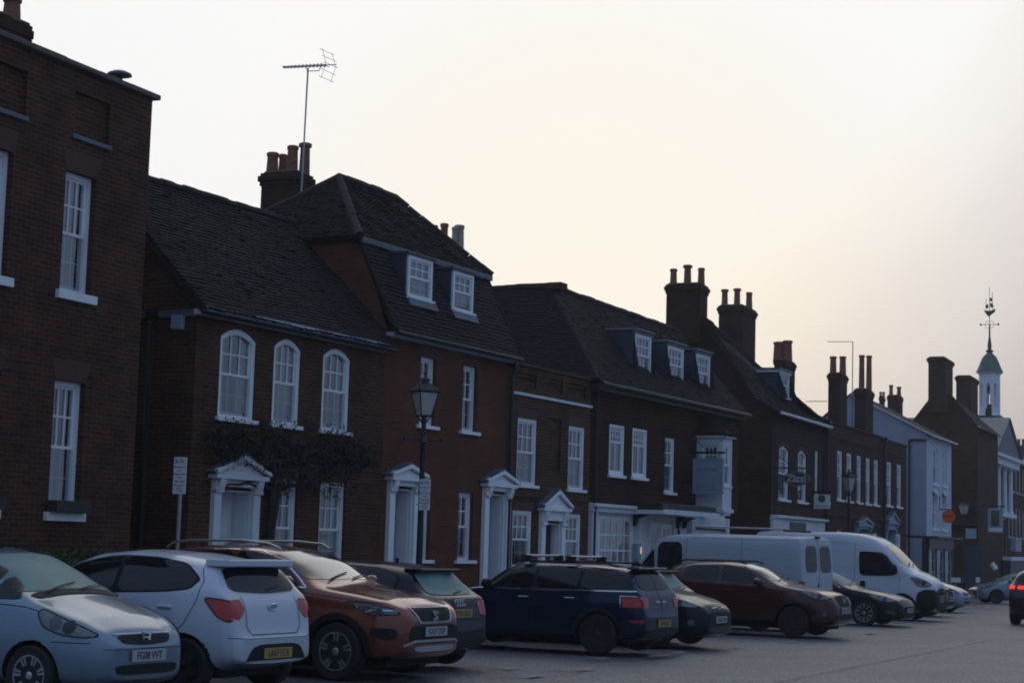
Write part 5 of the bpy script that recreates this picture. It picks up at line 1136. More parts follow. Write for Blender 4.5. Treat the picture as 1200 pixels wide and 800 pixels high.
# --- small navy hatchback, tail to the road
S4 = dict(id='a1', dlo=[(1.33, .94), (1.5, 1.1), (1.8, 1.28), (2.2, 1.345), (2.5, 1.345), (3.0, 1.32), (3.33, 1.21), (3.33, 1.03), (2.5, .965)], L=3.95, W=1.74, H=1.42, wx=(.8, 3.27), r=.31, low=[(0, .25), (.2, .19), (3.6, .2), (3.95, .3)],
  top=[(0, .5), (.06, .66), (.2, .76), (.6, .86), (1.1, .95), (1.25, 1.02), (1.65, 1.28), (1.95, 1.38), (2.3, 1.42), (2.9, 1.40), (3.4, 1.335), (3.48, 1.30), (3.6, 1.16), (3.72, 1.0), (3.84, .94), (3.9, .8), (3.93, .66), (3.95, .5)],
  belt=[(0, .49), (.3, .72), (1, .88), (2, .94), (3.3, .98), (3.95, 1.0)], roofw=.72,
  glass=[[(1.35, .95), (1.5, 1.08), (1.8, 1.26), (2.2, 1.33), (2.5, 1.33), (2.5, .98)], [(2.56, .98), (2.56, 1.33), (3.0, 1.3), (3.3, 1.2), (3.3, 1.04)]], ws=ws_poly(1.27, 1.92, .68, .54), seams=[[(2.53, .97), (2.5, .26)], [(1.4, .93), (1.4, .28)], [(1.4, .27), (2.5, .25)]], handles=[(2.3, .82)], mirror=(1.5, .97),
  plates=[('rear', .74, 'OY61 KLU'), ('front', .45, 'OY61 KLU')], emblem=('rear', .88, 'rings'), side_parts=[('tail_lamp', [(3.6, .9), (3.85, .9), (3.93, .78), (3.9, .7), (3.7, .74)], 'red'), ('headlight', [(.15, .68), (.65, .78), (.6, .84), (.2, .78)], 'clear')],
  parts=[('tail_lamp', 'rear', [(.48, .9), (.8, .9), (.84, .76), (.7, .7), (.5, .72)], 'red'), ('tail_lamp', 'rear', [(-.48, .9), (-.8, .9), (-.84, .76), (-.7, .7), (-.5, .72)], 'red'), ('rear_window', 'rear', [(-.62, .99), (0, .975), (.62, .99), (.54, 1.27), (0, 1.285), (-.54, 1.27)], 'screen'), ('lower_bumper', 'rear', [(-.7, .42), (.7, .42), (.66, .28), (-.66, .28)], 'plastic')],
  boxes=[('spoiler', (3.3, 3.58, -.54, .54, 1.29, 1.325), 'paint'), ('aerial', (2.9, 2.84, -.012, .012, 1.39, 1.45), 'plastic')], lines=[('rear_wiper', 'rear', [[(.0, .98), (-.3, 1.02)]], .03, 'plastic'), ('hatch_seam', 'rear', [[(-.62, .95), (-.6, .66), (.6, .66), (.62, .95)]], .009, 'seam')])
car('parked_car', 'small dark navy hatchback with misted rear window behind the orange SUV', S4, place(S4, 1, 1, 456, 12.4, RR), RR, paint('navy_paint', (.006,.008,.022), .1, .35, .12), spokes=5)

# --- blue estate with roof bars
S5 = dict(id='club', dlo=[(1.34, .99), (1.5, 1.14), (1.72, 1.32), (2.05, 1.375), (3.1, 1.375), (3.72, 1.34), (3.93, 1.28), (4.03, 1.07), (3.97, 1.01), (2.3, .985)], L=4.25, W=1.8, H=1.44, wx=(.8, 3.47), r=.32, low=[(0, .25), (.2, .2), (3.9, .2), (4.25, .3)],
  top=[(0, .5), (.05, .72), (.15, .82), (.6, .92), (1.15, 1.0), (1.28, 1.06), (1.6, 1.3), (1.8, 1.39), (2.2, 1.435), (3.2, 1.43), (3.8, 1.385), (3.95, 1.355), (4.02, 1.24), (4.12, 1.0), (4.2, .9), (4.22, .66), (4.25, .6), (4.25, .48)],
  belt=[(0, .49), (.3, .8), (1.1, .93), (2.2, .97), (3.4, .99), (4.25, 1.0)], roofw=.77,
  glass=[[(1.36, 1.0), (1.5, 1.12), (1.72, 1.3), (2.05, 1.355), (2.3, 1.36), (2.3, 1.0)], [(2.36, 1.0), (2.36, 1.36), (3.1, 1.355), (3.1, 1.01)], [(3.16, 1.01), (3.16, 1.355), (3.7, 1.32), (3.9, 1.27), (4.0, 1.07), (3.95, 1.02)]], chrome=[[(.98, .935), (1.3, .975), (2.5, .985), (3.5, 1.0), (4.15, 1.01)]],
  ws=ws_poly(1.32, 1.78, .68, .58), seams=[[(2.33, .97), (2.33, .27)], [(3.13, .98), (3.1, .8), (2.98, .6)], [(1.35, .95), (1.35, .28)], [(1.35, .27), (2.95, .26)]], handles=[(2.15, .86), (2.98, .87)], hmat='chrome', mirror=(1.5, 1.0), mirmat='plastic', clad=.06, wsm='screen',
  plates=[('rear', .5, 'LB18 VUC'), ('front', .4, 'LB18 VUC')], side_parts=[('tail_lamp', [(3.86, .92), (4.08, .92), (4.16, .89), (4.2, .78), (4.1, .74), (3.88, .75)], 'red'), ('headlight', [(.1, .8), (.4, .84), (.42, .7), (.15, .66)], 'clear'), ('rear_reflector', [(4.0, .56), (4.22, .56), (4.22, .52), (4.02, .52)], 'red')],
  parts=[('tail_lamp', 'rear', [(.52, .92), (.82, .92), (.84, .75), (.54, .75)], 'red'), ('tail_lamp', 'rear', [(-.52, .92), (-.82, .92), (-.84, .75), (-.54, .75)], 'red'), ('rear_window', 'rear', [(-.64, 1.03), (.64, 1.03), (.58, 1.3), (-.58, 1.3)], 'cglass'), ('lower_bumper', 'rear', [(-.7, .42), (.7, .42), (.66, .28), (-.66, .28)], 'plastic')],
  lines=[('lamp_trim', 'sl', [[(3.85, .93), (4.08, .93), (4.17, .9)], [(3.85, .93), (3.86, .74)]], .015, 'chrome'), ('door_split', 'rear', [[(0, 1.33), (0, .62)]], .012, 'seam'), ('rear_handle', 'rear', [[(-.2, .84), (-.05, .84)], [(.05, .84), (.2, .84)]], .025, 'chrome')],
  tubes=[('roof_bar', [[(2.05, -.62, 1.52), (2.05, .62, 1.52)]], .02, 'alloy'), ('roof_bar', [[(2.85, -.62, 1.52), (2.85, .62, 1.52)]], .02, 'alloy'), ('roof_rail', [[(1.8, .6, 1.38), (1.9, .61, 1.43), (3.5, .61, 1.44), (3.7, .6, 1.38)]], .015, 'plastic'), ('roof_rail', [[(1.8, -.6, 1.38), (1.9, -.61, 1.43), (3.5, -.61, 1.44), (3.7, -.6, 1.38)]], .015, 'plastic')],
  boxes=[('bar_foot', (2.13, 1.97, y-.05, y+.05, 1.42, 1.53), 'plastic') for y in (-.6, .6)]+[('bar_foot', (2.93, 2.77, y-.05, y+.05, 1.42, 1.53), 'plastic') for y in (-.6, .6)]+[('spoiler', (3.85, 4.06, -.6, .6, 1.345, 1.385), 'paint')], spw=.09, rim=.72)
car('parked_car', 'blue estate car with black roof bars, chrome belt line and oblong red tail lamp', S5, place(S5, 1, 1, 701, 12.0, RR), RR, paint('mid_blue_paint', (.004,.013,.045), .2, .32, .4), 'alloyd', spokes=8)

# --- dark hatchbacks beside the blue estate
S6 = dict(id='focus', L=4.3, W=1.82, H=1.48, wx=(.9, 3.55), r=.325, low=[(0, .25), (.2, .19), (4.0, .2), (4.3, .3)],
  top=[(0, .56), (.04, .7), (.12, .78), (.5, .9), (1.0, 1.0), (1.2, 1.06), (1.7, 1.33), (2.1, 1.45), (2.6, 1.48), (3.4, 1.42), (3.75, 1.35), (4.05, 1.08), (4.2, .95), (4.3, .6)],
  belt=[(0, .55), (.3, .76), (1, .93), (2.4, 1.0), (4.3, 1.05)], roofw=.73, glass=[[(1.4, 1.02), (1.6, 1.16), (1.9, 1.33), (2.3, 1.39), (2.5, 1.39), (2.5, 1.03)], [(2.56, 1.03), (2.56, 1.39), (3.1, 1.38), (3.5, 1.28), (3.6, 1.1)]],
  ws=ws_poly(1.22, 2.0, .74, .58, .14), wsm='screen', seams=[[(2.53, 1.0), (2.53, .28)], [(1.4, 1.0), (1.4, .3)]], handles=[(2.3, .88)], mirror=(1.55, 1.04), plates=[('front', .5, 'EX62 KDN'), ('rear', .8, 'EX62 KDN')], emblem=('front', .71, 'oval'),
  side_parts=[('headlight', [(.14, .73), (.3, .71), (.5, .74), (.8, .86), (.98, .93), (.7, .9), (.4, .84)], 'clear'), ('fog_lamp', [(.2, .5), (.3, .5), (.3, .42), (.2, .42)], 'clear'), ('tail_lamp', [(3.95, 1.05), (4.2, 1.0), (4.25, .85), (4.05, .85)], 'red')],
  parts=[('grille', 'front', [(-.5, .64), (.5, .64), (.6, .38), (-.6, .38)], 'plastic'), ('rear_window', 'rear', [(-.6, 1.1), (.6, 1.1), (.52, 1.34), (-.52, 1.34)], 'cglass')], lines=[('grille_trim', 'front', [[(-.3, .7), (-.1, .71)], [(.1, .71), (.3, .7)]], .03, 'chrome')])
car('parked_car', 'dark blue hatchback with oval badge, nose sticking out beyond the blue estate', S6, place(S6, 0, -1, 768, 12.3, FR), FR, paint('midnight_paint', (.006,.008,.018), .1, .35, .12))
S7 = dict(S4); S7['emblem'] = None; S7['plates'] = [('rear', .72, 'RV59 HTO')]
car('parked_car', 'dark hatchback with pale teal misted rear window, partly hidden behind the blue estate', S7, place(S7, 1, 1, 744, 13.2, RR), RR, paint('dark_slate_paint', (.007,.009,.018), .1, .35, .12))

# --- dark red crossover
S8 = dict(id='p2008', L=4.16, W=1.74, H=1.55, wx=(.86, 3.4), r=.33, low=[(0, .32), (.15, .25), (3.9, .26), (4.16, .36)],
  top=[(0, .66), (.03, .8), (.1, .9), (.3, .96), (.8, 1.04), (1.1, 1.09), (1.3, 1.18), (1.75, 1.42), (2.05, 1.5), (2.5, 1.54), (3.2, 1.52), (3.6, 1.46), (3.75, 1.4), (3.95, 1.12), (4.08, 1.0), (4.16, .7)],
  belt=[(0, .65), (.25, .87), (1.1, 1.0), (2.4, 1.05), (4.16, 1.1)], roofw=.74, clad=.055, glass=[[(1.5, 1.08), (1.68, 1.22), (1.95, 1.38), (2.3, 1.44), (2.48, 1.44), (2.48, 1.09)], [(2.55, 1.09), (2.55, 1.44), (3.0, 1.43), (3.3, 1.38), (3.35, 1.14)]], ws=ws_poly(1.3, 2.0, .72, .56, .12), wsm='screen2',
  seams=[[(2.5, 1.06), (2.5, .33)], [(1.42, 1.04), (1.4, .35)]], handles=[(2.3, .95)], mirror=(1.62, 1.08), plates=[('front', .58, 'HK67 YAO'), ('rear', .9, 'HK67 YAO')], emblem=('front', .78, 'box'),
  side_parts=[('headlight', [(.1, .83), (.3, .79), (.5, .85), (.78, .98), (.5, .95), (.2, .9)], 'clear'), ('fog_lamp', [(.16, .56), (.25, .56), (.25, .48), (.16, .48)], 'clear'), ('tail_lamp', [(3.8, 1.1), (4.05, 1.05), (4.1, .9), (3.9, .92)], 'red'), ('sill_cladding', [(1.25, .37), (3.0, .37), (3.05, .27), (1.2, .27)], 'plastic')],
  parts=[('grille', 'front', [(-.42, .88), (.42, .88), (.36, .66), (-.36, .66)], 'plastic'), ('lower_grille', 'front', [(-.55, .5), (.55, .5), (.6, .38), (-.6, .38)], 'plastic')], lines=[('grille_trim', 'front', [[(-.43, .9), (.43, .9)]], .02, 'chrome')],
  tubes=[('roof_rail', [[(2.0, sg*.52, 1.49), (2.15, sg*.57, 1.54), (3.4, sg*.57, 1.54), (3.55, sg*.54, 1.47)]], .018, 'plastic') for sg in (-1, 1)])
car('parked_car', 'dark red crossover with bright headlamp and wet windscreen, nose to the road', S8, place(S8, 0, -1, 930, 12.1, FR), FR, paint('dark_red_paint', (.06,.005,.007), .3, .3, .6), 'alloyd')

# --- old white van, tail to the road
VPL = [(0, .8), (.06, .88), (.2, .93), (.6, .98), (1.2, 1)]; VPR = [(0, .93), (.04, .975), (.12, 1)]
S9 = dict(id='transit', box=1, L=5.35, W=1.97, H=2.2, wx=(.95, 4.25), r=.33, planf=VPL, planr=VPR, low=[(0, .35), (.2, .27), (5.35, .35)],
  top=[(0, .75), (.05, .95), (.5, 1.15), (.85, 1.25), (1.05, 1.42), (1.4, 1.8), (1.62, 2.04), (1.9, 2.14), (2.4, 2.18), (5.18, 2.17), (5.27, 2.15), (5.3, 2.08), (5.35, 1.2)], belt=[(0, .74), (.4, 1.05), (1.0, 1.2), (5.35, 1.2)], roofw=.89,
  glass=[[(1.18, 1.27), (1.3, 1.45), (1.58, 1.82), (1.62, 1.27)], [(1.68, 1.27), (1.68, 1.88), (1.8, 1.95), (2.3, 1.96), (2.34, 1.28)]], ws=ws_poly(.98, 1.6, .82, .74, .1), seams=[[(2.42, 2.05), (2.42, .4)], [(3.82, 2.08), (3.82, .4)], [(2.5, 2.06), (5.2, 2.06)], [(2.5, .95), (5.25, .95)]],
  mirror=(1.2, 1.3), mirmat='plastic', mirh=1.6, plates=[('rear', .72, 'BX06 UHN')], side_parts=[('tail_lamp', [(5.24, 1.15), (5.33, 1.15), (5.33, .85), (5.24, .85)], 'red'), ('side_moulding', [(2.5, .75), (5.24, .75), (5.24, .62), (2.5, .62)], 'plastic')],
  parts=[('rear_window', 'rear', [(.1, 1.35), (.78, 1.35), (.74, 1.95), (.1, 1.95)], 'cglass'), ('rear_window', 'rear', [(-.1, 1.35), (-.78, 1.35), (-.74, 1.95), (-.1, 1.95)], 'cglass'), ('tail_lamp', 'rear', [(.84, 1.15), (.97, 1.15), (.97, .85), (.84, .85)], 'red'), ('tail_lamp', 'rear', [(-.84, 1.15), (-.97, 1.15), (-.97, .85), (-.84, .85)], 'red'), ('rear_bumper', 'rear', [(-.95, .58), (.95, .58), (.95, .42), (-.95, .42)], 'plastic')],
  lines=[('door_split', 'rear', [[(0, 2.08), (0, .6)]], .014, 'seam'), ('rear_handle', 'rear', [[(.06, 1.1), (.06, .92)]], .04, 'plastic')], boxes=[('brake_light', (5.26, 5.33, -.1, .1, 2.12, 2.17), 'plastic')],
  tubes=[('roof_bar', [[(2.6, -.8, 2.28), (2.6, .8, 2.28)]], .025, 'plastic'), ('roof_bar', [[(4.8, -.8, 2.28), (4.8, .8, 2.28)]], .025, 'plastic'), ('ladder', [[(2.5, .4, 2.33), (4.7, .4, 2.31)], [(2.5, .7, 2.33), (4.7, .7, 2.31)]], .02, 'steel')])
car('parked_van', 'grubby old white panel van with roof bars, tail to the road behind the red crossover', S9, place(S9, 1, 1, 889, 13.9, rot(RR, -4)), rot(RR, -4), paint('dirty_white_paint', (.42,.46,.52), 0, .5, .2), 'alloyd', kind='van')

# --- white car mostly hidden, dark saloon
S10 = dict(S6)
car('parked_car', 'white car almost hidden between dark red crossover and navy saloon', S10, place(S10, 0, -1, 955, 14.6, FR), FR, paint('pale_white_paint', (.5,.54,.62), 0, .35))
S11 = dict(id='cc', L=4.8, W=1.86, H=1.42, wx=(.95, 3.66), r=.34, low=[(0, .22), (.2, .17), (4.6, .2), (4.8, .3)],
  top=[(0, .5), (.04, .63), (.12, .72), (.5, .83), (1.0, .92), (1.3, .97), (1.45, 1.03), (2.0, 1.3), (2.3, 1.39), (2.8, 1.42), (3.4, 1.35), (4.0, 1.13), (4.3, 1.05), (4.7, 1.02), (4.8, .6)],
  belt=[(0, .49), (.3, .7), (1.2, .88), (2.6, .95), (4.8, .98)], roofw=.7, glass=[[(1.65, .97), (1.85, 1.1), (2.15, 1.28), (2.6, 1.34), (2.7, 1.34), (2.7, .99)], [(2.76, .99), (2.76, 1.34), (3.3, 1.28), (3.7, 1.12), (3.8, 1.04)]], chrome=[[(1.6, .95), (2.1, 1.27), (2.7, 1.37), (3.3, 1.31), (3.85, 1.06)]], ws=ws_poly(1.45, 2.2, .72, .54, .15), wsm='screen',
  seams=[[(2.73, .97), (2.73, .24)], [(1.55, .93), (1.55, .27)]], handles=[(2.5, .83)], mirror=(1.85, 1.0), plates=[('front', .42, 'LN59 OJF'), ('rear', .75, 'LN59 OJF')], emblem=('front', .635, 'vw'),
  side_parts=[('headlight', [(.12, .66), (.32, .63), (.6, .67), (.82, .78), (.78, .82), (.4, .76)], 'clear'), ('fog_lamp', [(.16, .4), (.4, .41), (.4, .35), (.16, .34)], 'clear'), ('tail_lamp', [(4.5, .98), (4.75, .95), (4.75, .82), (4.55, .82)], 'red')],
  parts=[('grille', 'front', [(-.42, .7), (.42, .7), (.34, .55), (-.34, .55)], 'plastic'), ('lower_grille', 'front', [(-.6, .36), (.6, .36), (.55, .26), (-.55, .26)], 'plastic')], lines=[('grille_bar', 'front', [[(-.4, .685), (.4, .685)], [(-.38, .645), (.38, .645)], [(-.37, .605), (.37, .605)], [(-.35, .565), (.35, .565)]], .018, 'chrome')], spw=.085)
car('parked_car', 'dark navy saloon with multi-spoke wheel and chrome barred grille before the white van', S11, place(S11, 0, -1, 1013, 13.3, FR), FR, paint('blue_black_paint', (.007,.009,.02), .1, .33, .12), spokes=10)

# --- tall white van, nose to the road
S12 = dict(id='boxer', box=1, L=5.4, W=2.05, H=2.5, wx=(.95, 4.2), r=.35, planf=[(0, .72), (.06, .84), (.2, .91), (.6, .97), (1.2, 1)], planr=VPR, low=[(0, .32), (.2, .25), (5.4, .35)],
  top=[(0, .9), (.04, 1.08), (.15, 1.2), (.5, 1.38), (.72, 1.46), (.85, 1.56), (1.3, 2.02), (1.5, 2.2), (1.8, 2.38), (2.2, 2.48), (2.8, 2.52), (5.25, 2.5), (5.34, 2.47), (5.37, 2.3), (5.4, 1.2)], belt=[(0, .89), (.4, 1.15), (1.0, 1.35), (5.4, 1.4)], roofw=.9,
  glass=[[(1.05, 1.38), (1.15, 1.55), (1.38, 1.85), (1.55, 1.95), (2.15, 1.97), (2.2, 1.9), (2.18, 1.32), (2.05, 1.26), (1.3, 1.28)]], ws=ws_poly(.85, 1.42, .86, .78, .16), wsm='screen2', seams=[[(2.32, 2.2), (2.32, .4)], [(2.5, 2.2), (5.2, 2.2)], [(3.5, 2.2), (3.5, .4)], [(1.0, 1.3), (1.05, .5)]],
  mirror=(1.15, 1.42), mirmat='plastic', mirs=1.3, mirh=1.9, plates=[('front', .62, 'GF18 RWY')], emblem=('front', 1.0, 'box'),
  side_parts=[('headlight', [(.1, 1.05), (.3, .98), (.5, 1.02), (.72, 1.25), (.6, 1.26), (.3, 1.18)], 'clear'), ('bumper_cladding', [(.0, .92), (.3, .93), (.52, .82), (.55, .5), (.5, .3), (.0, .3)], 'plastic'), ('door_handle', [(2.0, 1.12), (2.16, 1.12), (2.16, .9), (2.0, .9)], 'plastic'), ('side_moulding', [(1.4, .62), (3.8, .62), (3.8, .5), (1.4, .5)], 'plastic')],
  parts=[('grille', 'front', [(-.45, .96), (.45, .96), (.4, .74), (-.4, .74)], 'plastic'), ('bumper', 'front', [(-.8, .92), (.8, .92), (.8, .32), (-.8, .32)], 'plastic')], lines=[('grille_trim', 'front', [[(-.46, .97), (.46, .97), (.4, .73), (-.4, .73), (-.46, .97)]], .025, 'chrome')], clad=.06)
car('parked_van', 'tall clean white panel van with black bumper, nose to the road', S12, place(S12, 0, -1, 1057, 13.9, rot(FR, 3)), rot(FR, 3), paint('van_white_paint', (.56,.6,.68), 0, .35, .5), 'alloyd', kind='van')
S13 = dict(S8); S13['emblem'] = None; S13['tubes'] = []; S13['wsm'] = 'screen'
car('parked_car', 'dark car with barred grille just beyond the nose of the tall white van', S13, place(S13, 0, -1, 1076, 14.9, FR), FR, paint('dark_grey_paint', (.015,.017,.02), .3, .3))
S14 = dict(S1); S14['emblem'] = ('front', .675, 'oval'); S14['plates'] = [('front', .5, 'WP15 EOD')]
car('parked_car', 'small pale blue-silver hatchback furthest along the parked row', S14, place(S14, 0, -1, 1101, 0, FR, py=717), FR, paint('ice_silver_paint', (.24,.32,.42), .4, .3))
# --- silver car facing left across the junction
S15 = dict(S6); S15['emblem'] = None
G15 = EYE+ray(1166, 708)*(84/ray(1166, 708).y)
car('parked_car', 'silver-grey hatchback standing side-on facing left across the far end of the road', S15, (G15.x+4.3/2-.9, G15.y+.8, gz(84.8)), V((-1, -.05, 0)), paint('grey_silver_paint', (.2,.25,.32), .4, .32), 'alloyd')
# --- black SUV driving away
S16 = dict(S3); S16['id'] = 'suv'; S16['emblem'] = None; S16['wx'] = (.87, 3.52); S16['top'] = [(a, b+.06 if b > .9 else b) for a, b in S3['top']]; S16['lines'] = []; S16['tubes'] = []
S16['parts'] = [('rear_window', 'rear', [(-.62, 1.2), (.62, 1.2), (.52, 1.5), (-.52, 1.5)], 'cglass'), ('tail_lamp', 'rear', [(.66, 1.12), (.84, 1.12), (.86, 1.02), (.66, 1.02)], 'brakelit'), ('tail_lamp', 'rear', [(.38, 1.11), (.58, 1.11), (.58, 1.02), (.38, 1.02)], 'brakelit'), ('tail_lamp', 'rear', [(-.66, 1.12), (-.84, 1.12), (-.86, 1.02), (-.66, 1.02)], 'brakelit'), ('tail_lamp', 'rear', [(-.38, 1.11), (-.58, 1.11), (-.58, 1.02), (-.38, 1.02)], 'brakelit')]; S16['side_parts'] = []; S16['plates'] = [('rear', .8, 'AV19 LZE')]
fw16 = D_
car('moving_car', 'black SUV with glowing red brake lamps driving away at the right edge', S16, place(S16, 1, 1, 1189, 0, fw16, py=731), fw16, paint('black_paint', (.01,.01,.012), .2, .3), 'alloyd', group='vehicles driving on the road')

# ------------------------------------------------------------------ street furniture
def lamp_post(px, pyt, pylt, pylb, depth, wpx, label, sign=None):
    r0 = ray(px, (pylt+pylb)/2); p = EYE+r0*(depth/r0.y); sc_ = scale_at(p); Y = p.y; g = gz(Y)+.12; zl = p.z-(pylb-pylt)/2/sc_; zh = p.z+(pylb-pylt)/2/sc_; w = wpx/sc_/2
    o = empty('street_lamp', (p.x, p.y, g), R_(28), label, 'street lamp', 'black lantern street lamps'); zl -= g; zh -= g
    zt = zh+ (pylt-pyt)/sc_
    b = MB(); b.lathe([(.14, -.1), (.14, .1), (.11, .2), (.1, .75), (.12, .8), (.075, .9), (.06, 1.1), (.052, 2.4), (.065, 2.45), (.05, 2.5), (.045, zl-.5), (.07, zl-.46), (.045, zl-.4), (.04, zl-.15), (.06, zl-.1), (.035, zl-.02)], n=14)
    b.tube([(-.35, 0, zl-.42), (.35, 0, zl-.42)], .016, 6); b.lathe([(.03, -.03), (.03, .03)], (-.36, 0, zl-.42), 8); b.lathe([(.03, -.03), (.03, .03)], (.36, 0, zl-.42), 8); b.build('post', M['iron'], o, smooth=True)
    a, c = w*.52, w*.96; f = MB(); gl = MB(); cor = lambda h_, k: [(k*x, k*y, h_) for x, y in ((-1,-1),(1,-1),(1,1),(-1,1))]
    lo, hi = cor(zl, a*.9), cor(zh, c*.9)
    for i in range(4):
        f.tube([lo[i], hi[i]], .013, 5); j = (i+1) % 4; f.tube([lo[i], lo[j]], .014, 5); f.tube([hi[i], hi[j]], .02, 5); gl.poly([lo[i], lo[j], hi[j], hi[i]])
        f.poly([hi[i], hi[j], (0, 0, zh+(zt-zh)*.42)]) if 0 else None
        k1, k2 = cor(zh+.01, c*1.02), cor(zh+(zt-zh)*.38, c*.36); f.poly([k1[i], k1[j], k2[j], k2[i]]); m1, m2 = V(k1[i])+V((0,0,0)), V(k1[i])+V((0,0,.06)); f.tube([k1[i], V(k1[i])+V((0, 0, .07))], .014, 4)
        f.tube([(0, 0, zl-.16), lo[i]], .012, 5)
    f.lathe([(c*.4, zh+(zt-zh)*.36), (c*.36, zh+(zt-zh)*.5), (c*.5, zh+(zt-zh)*.54), (c*.2, zh+(zt-zh)*.66), (c*.1, zh+(zt-zh)*.75), (c*.2, zh+(zt-zh)*.82), (.008, zt)], n=10)
    lf_ = f.build('lantern_frame', M['iron'], o); gl.build('lantern_glass', M['lampglass'], lf_, fix=False)
    b = MB(); b.lathe([(.03, zl+.05), (.035, zl+.2), (.02, zl+.3)], n=8); b.build('bulb', M['signwhite'], lf_)
    return o, p, sc_, g
def sign_plate(o, x, y, z0, z1, w, txtrows):
    """panel hung facing -x in the parent's frame (towards the approaching viewer)"""
    b = MB(); b.box(x-.006, x+.006, y-w/2, y+w/2, z0, z1); s_ = b.build('sign_face', M['signwhite'], o, bevel=.003)
    TT = lambda yy, zz: Matrix(((0, 0, -1, x-.0075), (-1, 0, 0, yy), (0, 1, 0, zz), (0, 0, 0, 1)))
    hh = z1-z0; b = MB(); b.box(x-.009, x-.0065, y+w*.2, y+w*.4, z1-hh*.17, z1-hh*.05); q = b.build('parking_symbol', M['signblue'], s_)
    text_mesh('letter_p', 'P', hh*.12, M['signwhite'], s_, Matrix(((0, 0, -1, x-.0105), (-1, 0, 0, y+w*.3), (0, 1, 0, z1-hh*.11), (0, 0, 0, 1))), .0005, bold=.001)
    for t, dy, dz, sz in txtrows: text_mesh('lettering', t, sz*hh, M['signblack'], s_, TT(y+dy*w, z1-dz*hh), .0005, bold=.0006)
ROWS = [('Pay at', -.13, .07, .06), ('machine', -.13, .13, .06), ('Maximum 2', 0, .27, .075), ('8 am', 0, .37, .06), ('Display ticket', 0, .46, .07), ('ticket', 0, .55, .06), ('Max stay', 0, .66, .08), ('No return', 0, .76, .08), ('within', 0, .84, .07), ('1 hour', 0, .92, .07)]
o, p, sc_, g = lamp_post(497.5, 432, 459, 487, 31.5, 28, 'nearest black lantern lamp post, in front of the smooth red brick house')
ps = empty('parking_sign', (p.x, p.y, g), R_(72), 'white parking sign plate strapped to the near black lamp post', 'sign', 'parking sign plates'); zc_ = EYE.z+(631-580)/sc_-g
sign_plate(ps, -.07, -.09, zc_-.27, zc_+.27, .2, ROWS); b = MB(); b.box(-.063, .06, -.06, .06, zc_+.15, zc_+.18); b.box(-.063, .06, -.06, .06, zc_-.18, zc_-.15); b.build('strap', M['steel'], ps)
lamp_post(995, 549, 559, 575, 61, 13, 'black lantern lamp post in front of the terrace above the white vans')
lamp_post(1129.5, 586, 592, 602, 88, 10, 'small distant black lantern lamp post near the round orange sign')
r0 = ray(212, 557); p = EYE+r0*(26.0/r0.y); sc_ = scale_at(p); ps = empty('parking_sign', (p.x, p.y, .12), R_(70), 'white parking sign on its own grey post beside the pedimented white door', 'sign', 'parking sign plates')
z0, z1 = p.z-.12-21.5/sc_, p.z-.12+21.5/sc_; sign_plate(ps, -.03, .0, z0, z1, 16/sc_/.93, ROWS); b = MB(); b.tube([(0, 0, -.1), (0, 0, z1-.02)], .03, 10); b.box(-.03, .02, -.04, .04, z1-.12, z1-.09); b.box(-.03, .02, -.04, .04, z0+.09, z0+.12); b.build('post', M['steel'], ps, smooth=True)
SF = lambda x, y, z: Matrix(((0, 0, -1, x), (-1, 0, 0, y), (0, 1, 0, z), (0, 0, 0, 1)))
# inn sign on H5
f = f5; x = bx0-.45
(ya, z_1), (yb_, z_0) = f.side(813.5, 537.5, x), f.side(846.5, 578, x); yk, zk = f.side(836, 530, x)
sg = empty('hanging_sign', f.world(x, 0, 0), f.rz, 'pale blue-grey square sign board hanging from an iron arm beside the white oriel bay', 'sign', 'hanging signs on the shop fronts')
b = MB(); b.box(-.03, .03, yb_, ya, z_0, z_1); b.box(-.045, .045, yb_-.02, yb_+.03, z_0-.02, z_1+.02); b.box(-.045, .045, ya-.03, ya+.02, z_0-.02, z_1+.02); b.box(-.044, .044, yb_+.03, ya-.03, z_1-.02, z_1+.021); b.box(-.044, .044, yb_+.03, ya-.03, z_0-.021, z_0+.02); bo = b.build('board', M['signgrey'], sg)
b = MB(); rn = random.Random(2); ym_ = (ya+yb_)/2; H = z_1-z_0; Wd = ya-yb_
for zz, hh, ww in ((.66, .1, .68), (.27, .035, .5), (.2, .035, .55), (.12, .035, .35)):   # faded, no longer readable script
    y = -ww/2
    while y < ww/2:
        w_ = rn.uniform(.02, .05); k = rn.uniform(.5, 1)*hh; b.box(-.034, -.031, ym_+y*Wd, ym_+(y+w_)*Wd, z_0+H*zz, z_0+H*(zz+k)); y += w_+rn.uniform(.012, .03)
b.build('faded_script', mat('faded_sign_print', (.2,.23,.28), .7), bo)
b = MB(); b.tube([(0, 0, zk), (0, yb_-.05, zk)], .035, 6); b.tube([(0, 0, zk+.5), (0, (ya+yb_)/2, zk)], .014, 5); b.tube([(0, ya-.1, z_1), (0, ya-.1, zk)], .012, 5); b.tube([(0, yb_+.1, z_1), (0, yb_+.1, zk)], .012, 5); b.build('bracket', M['iron'], sg)
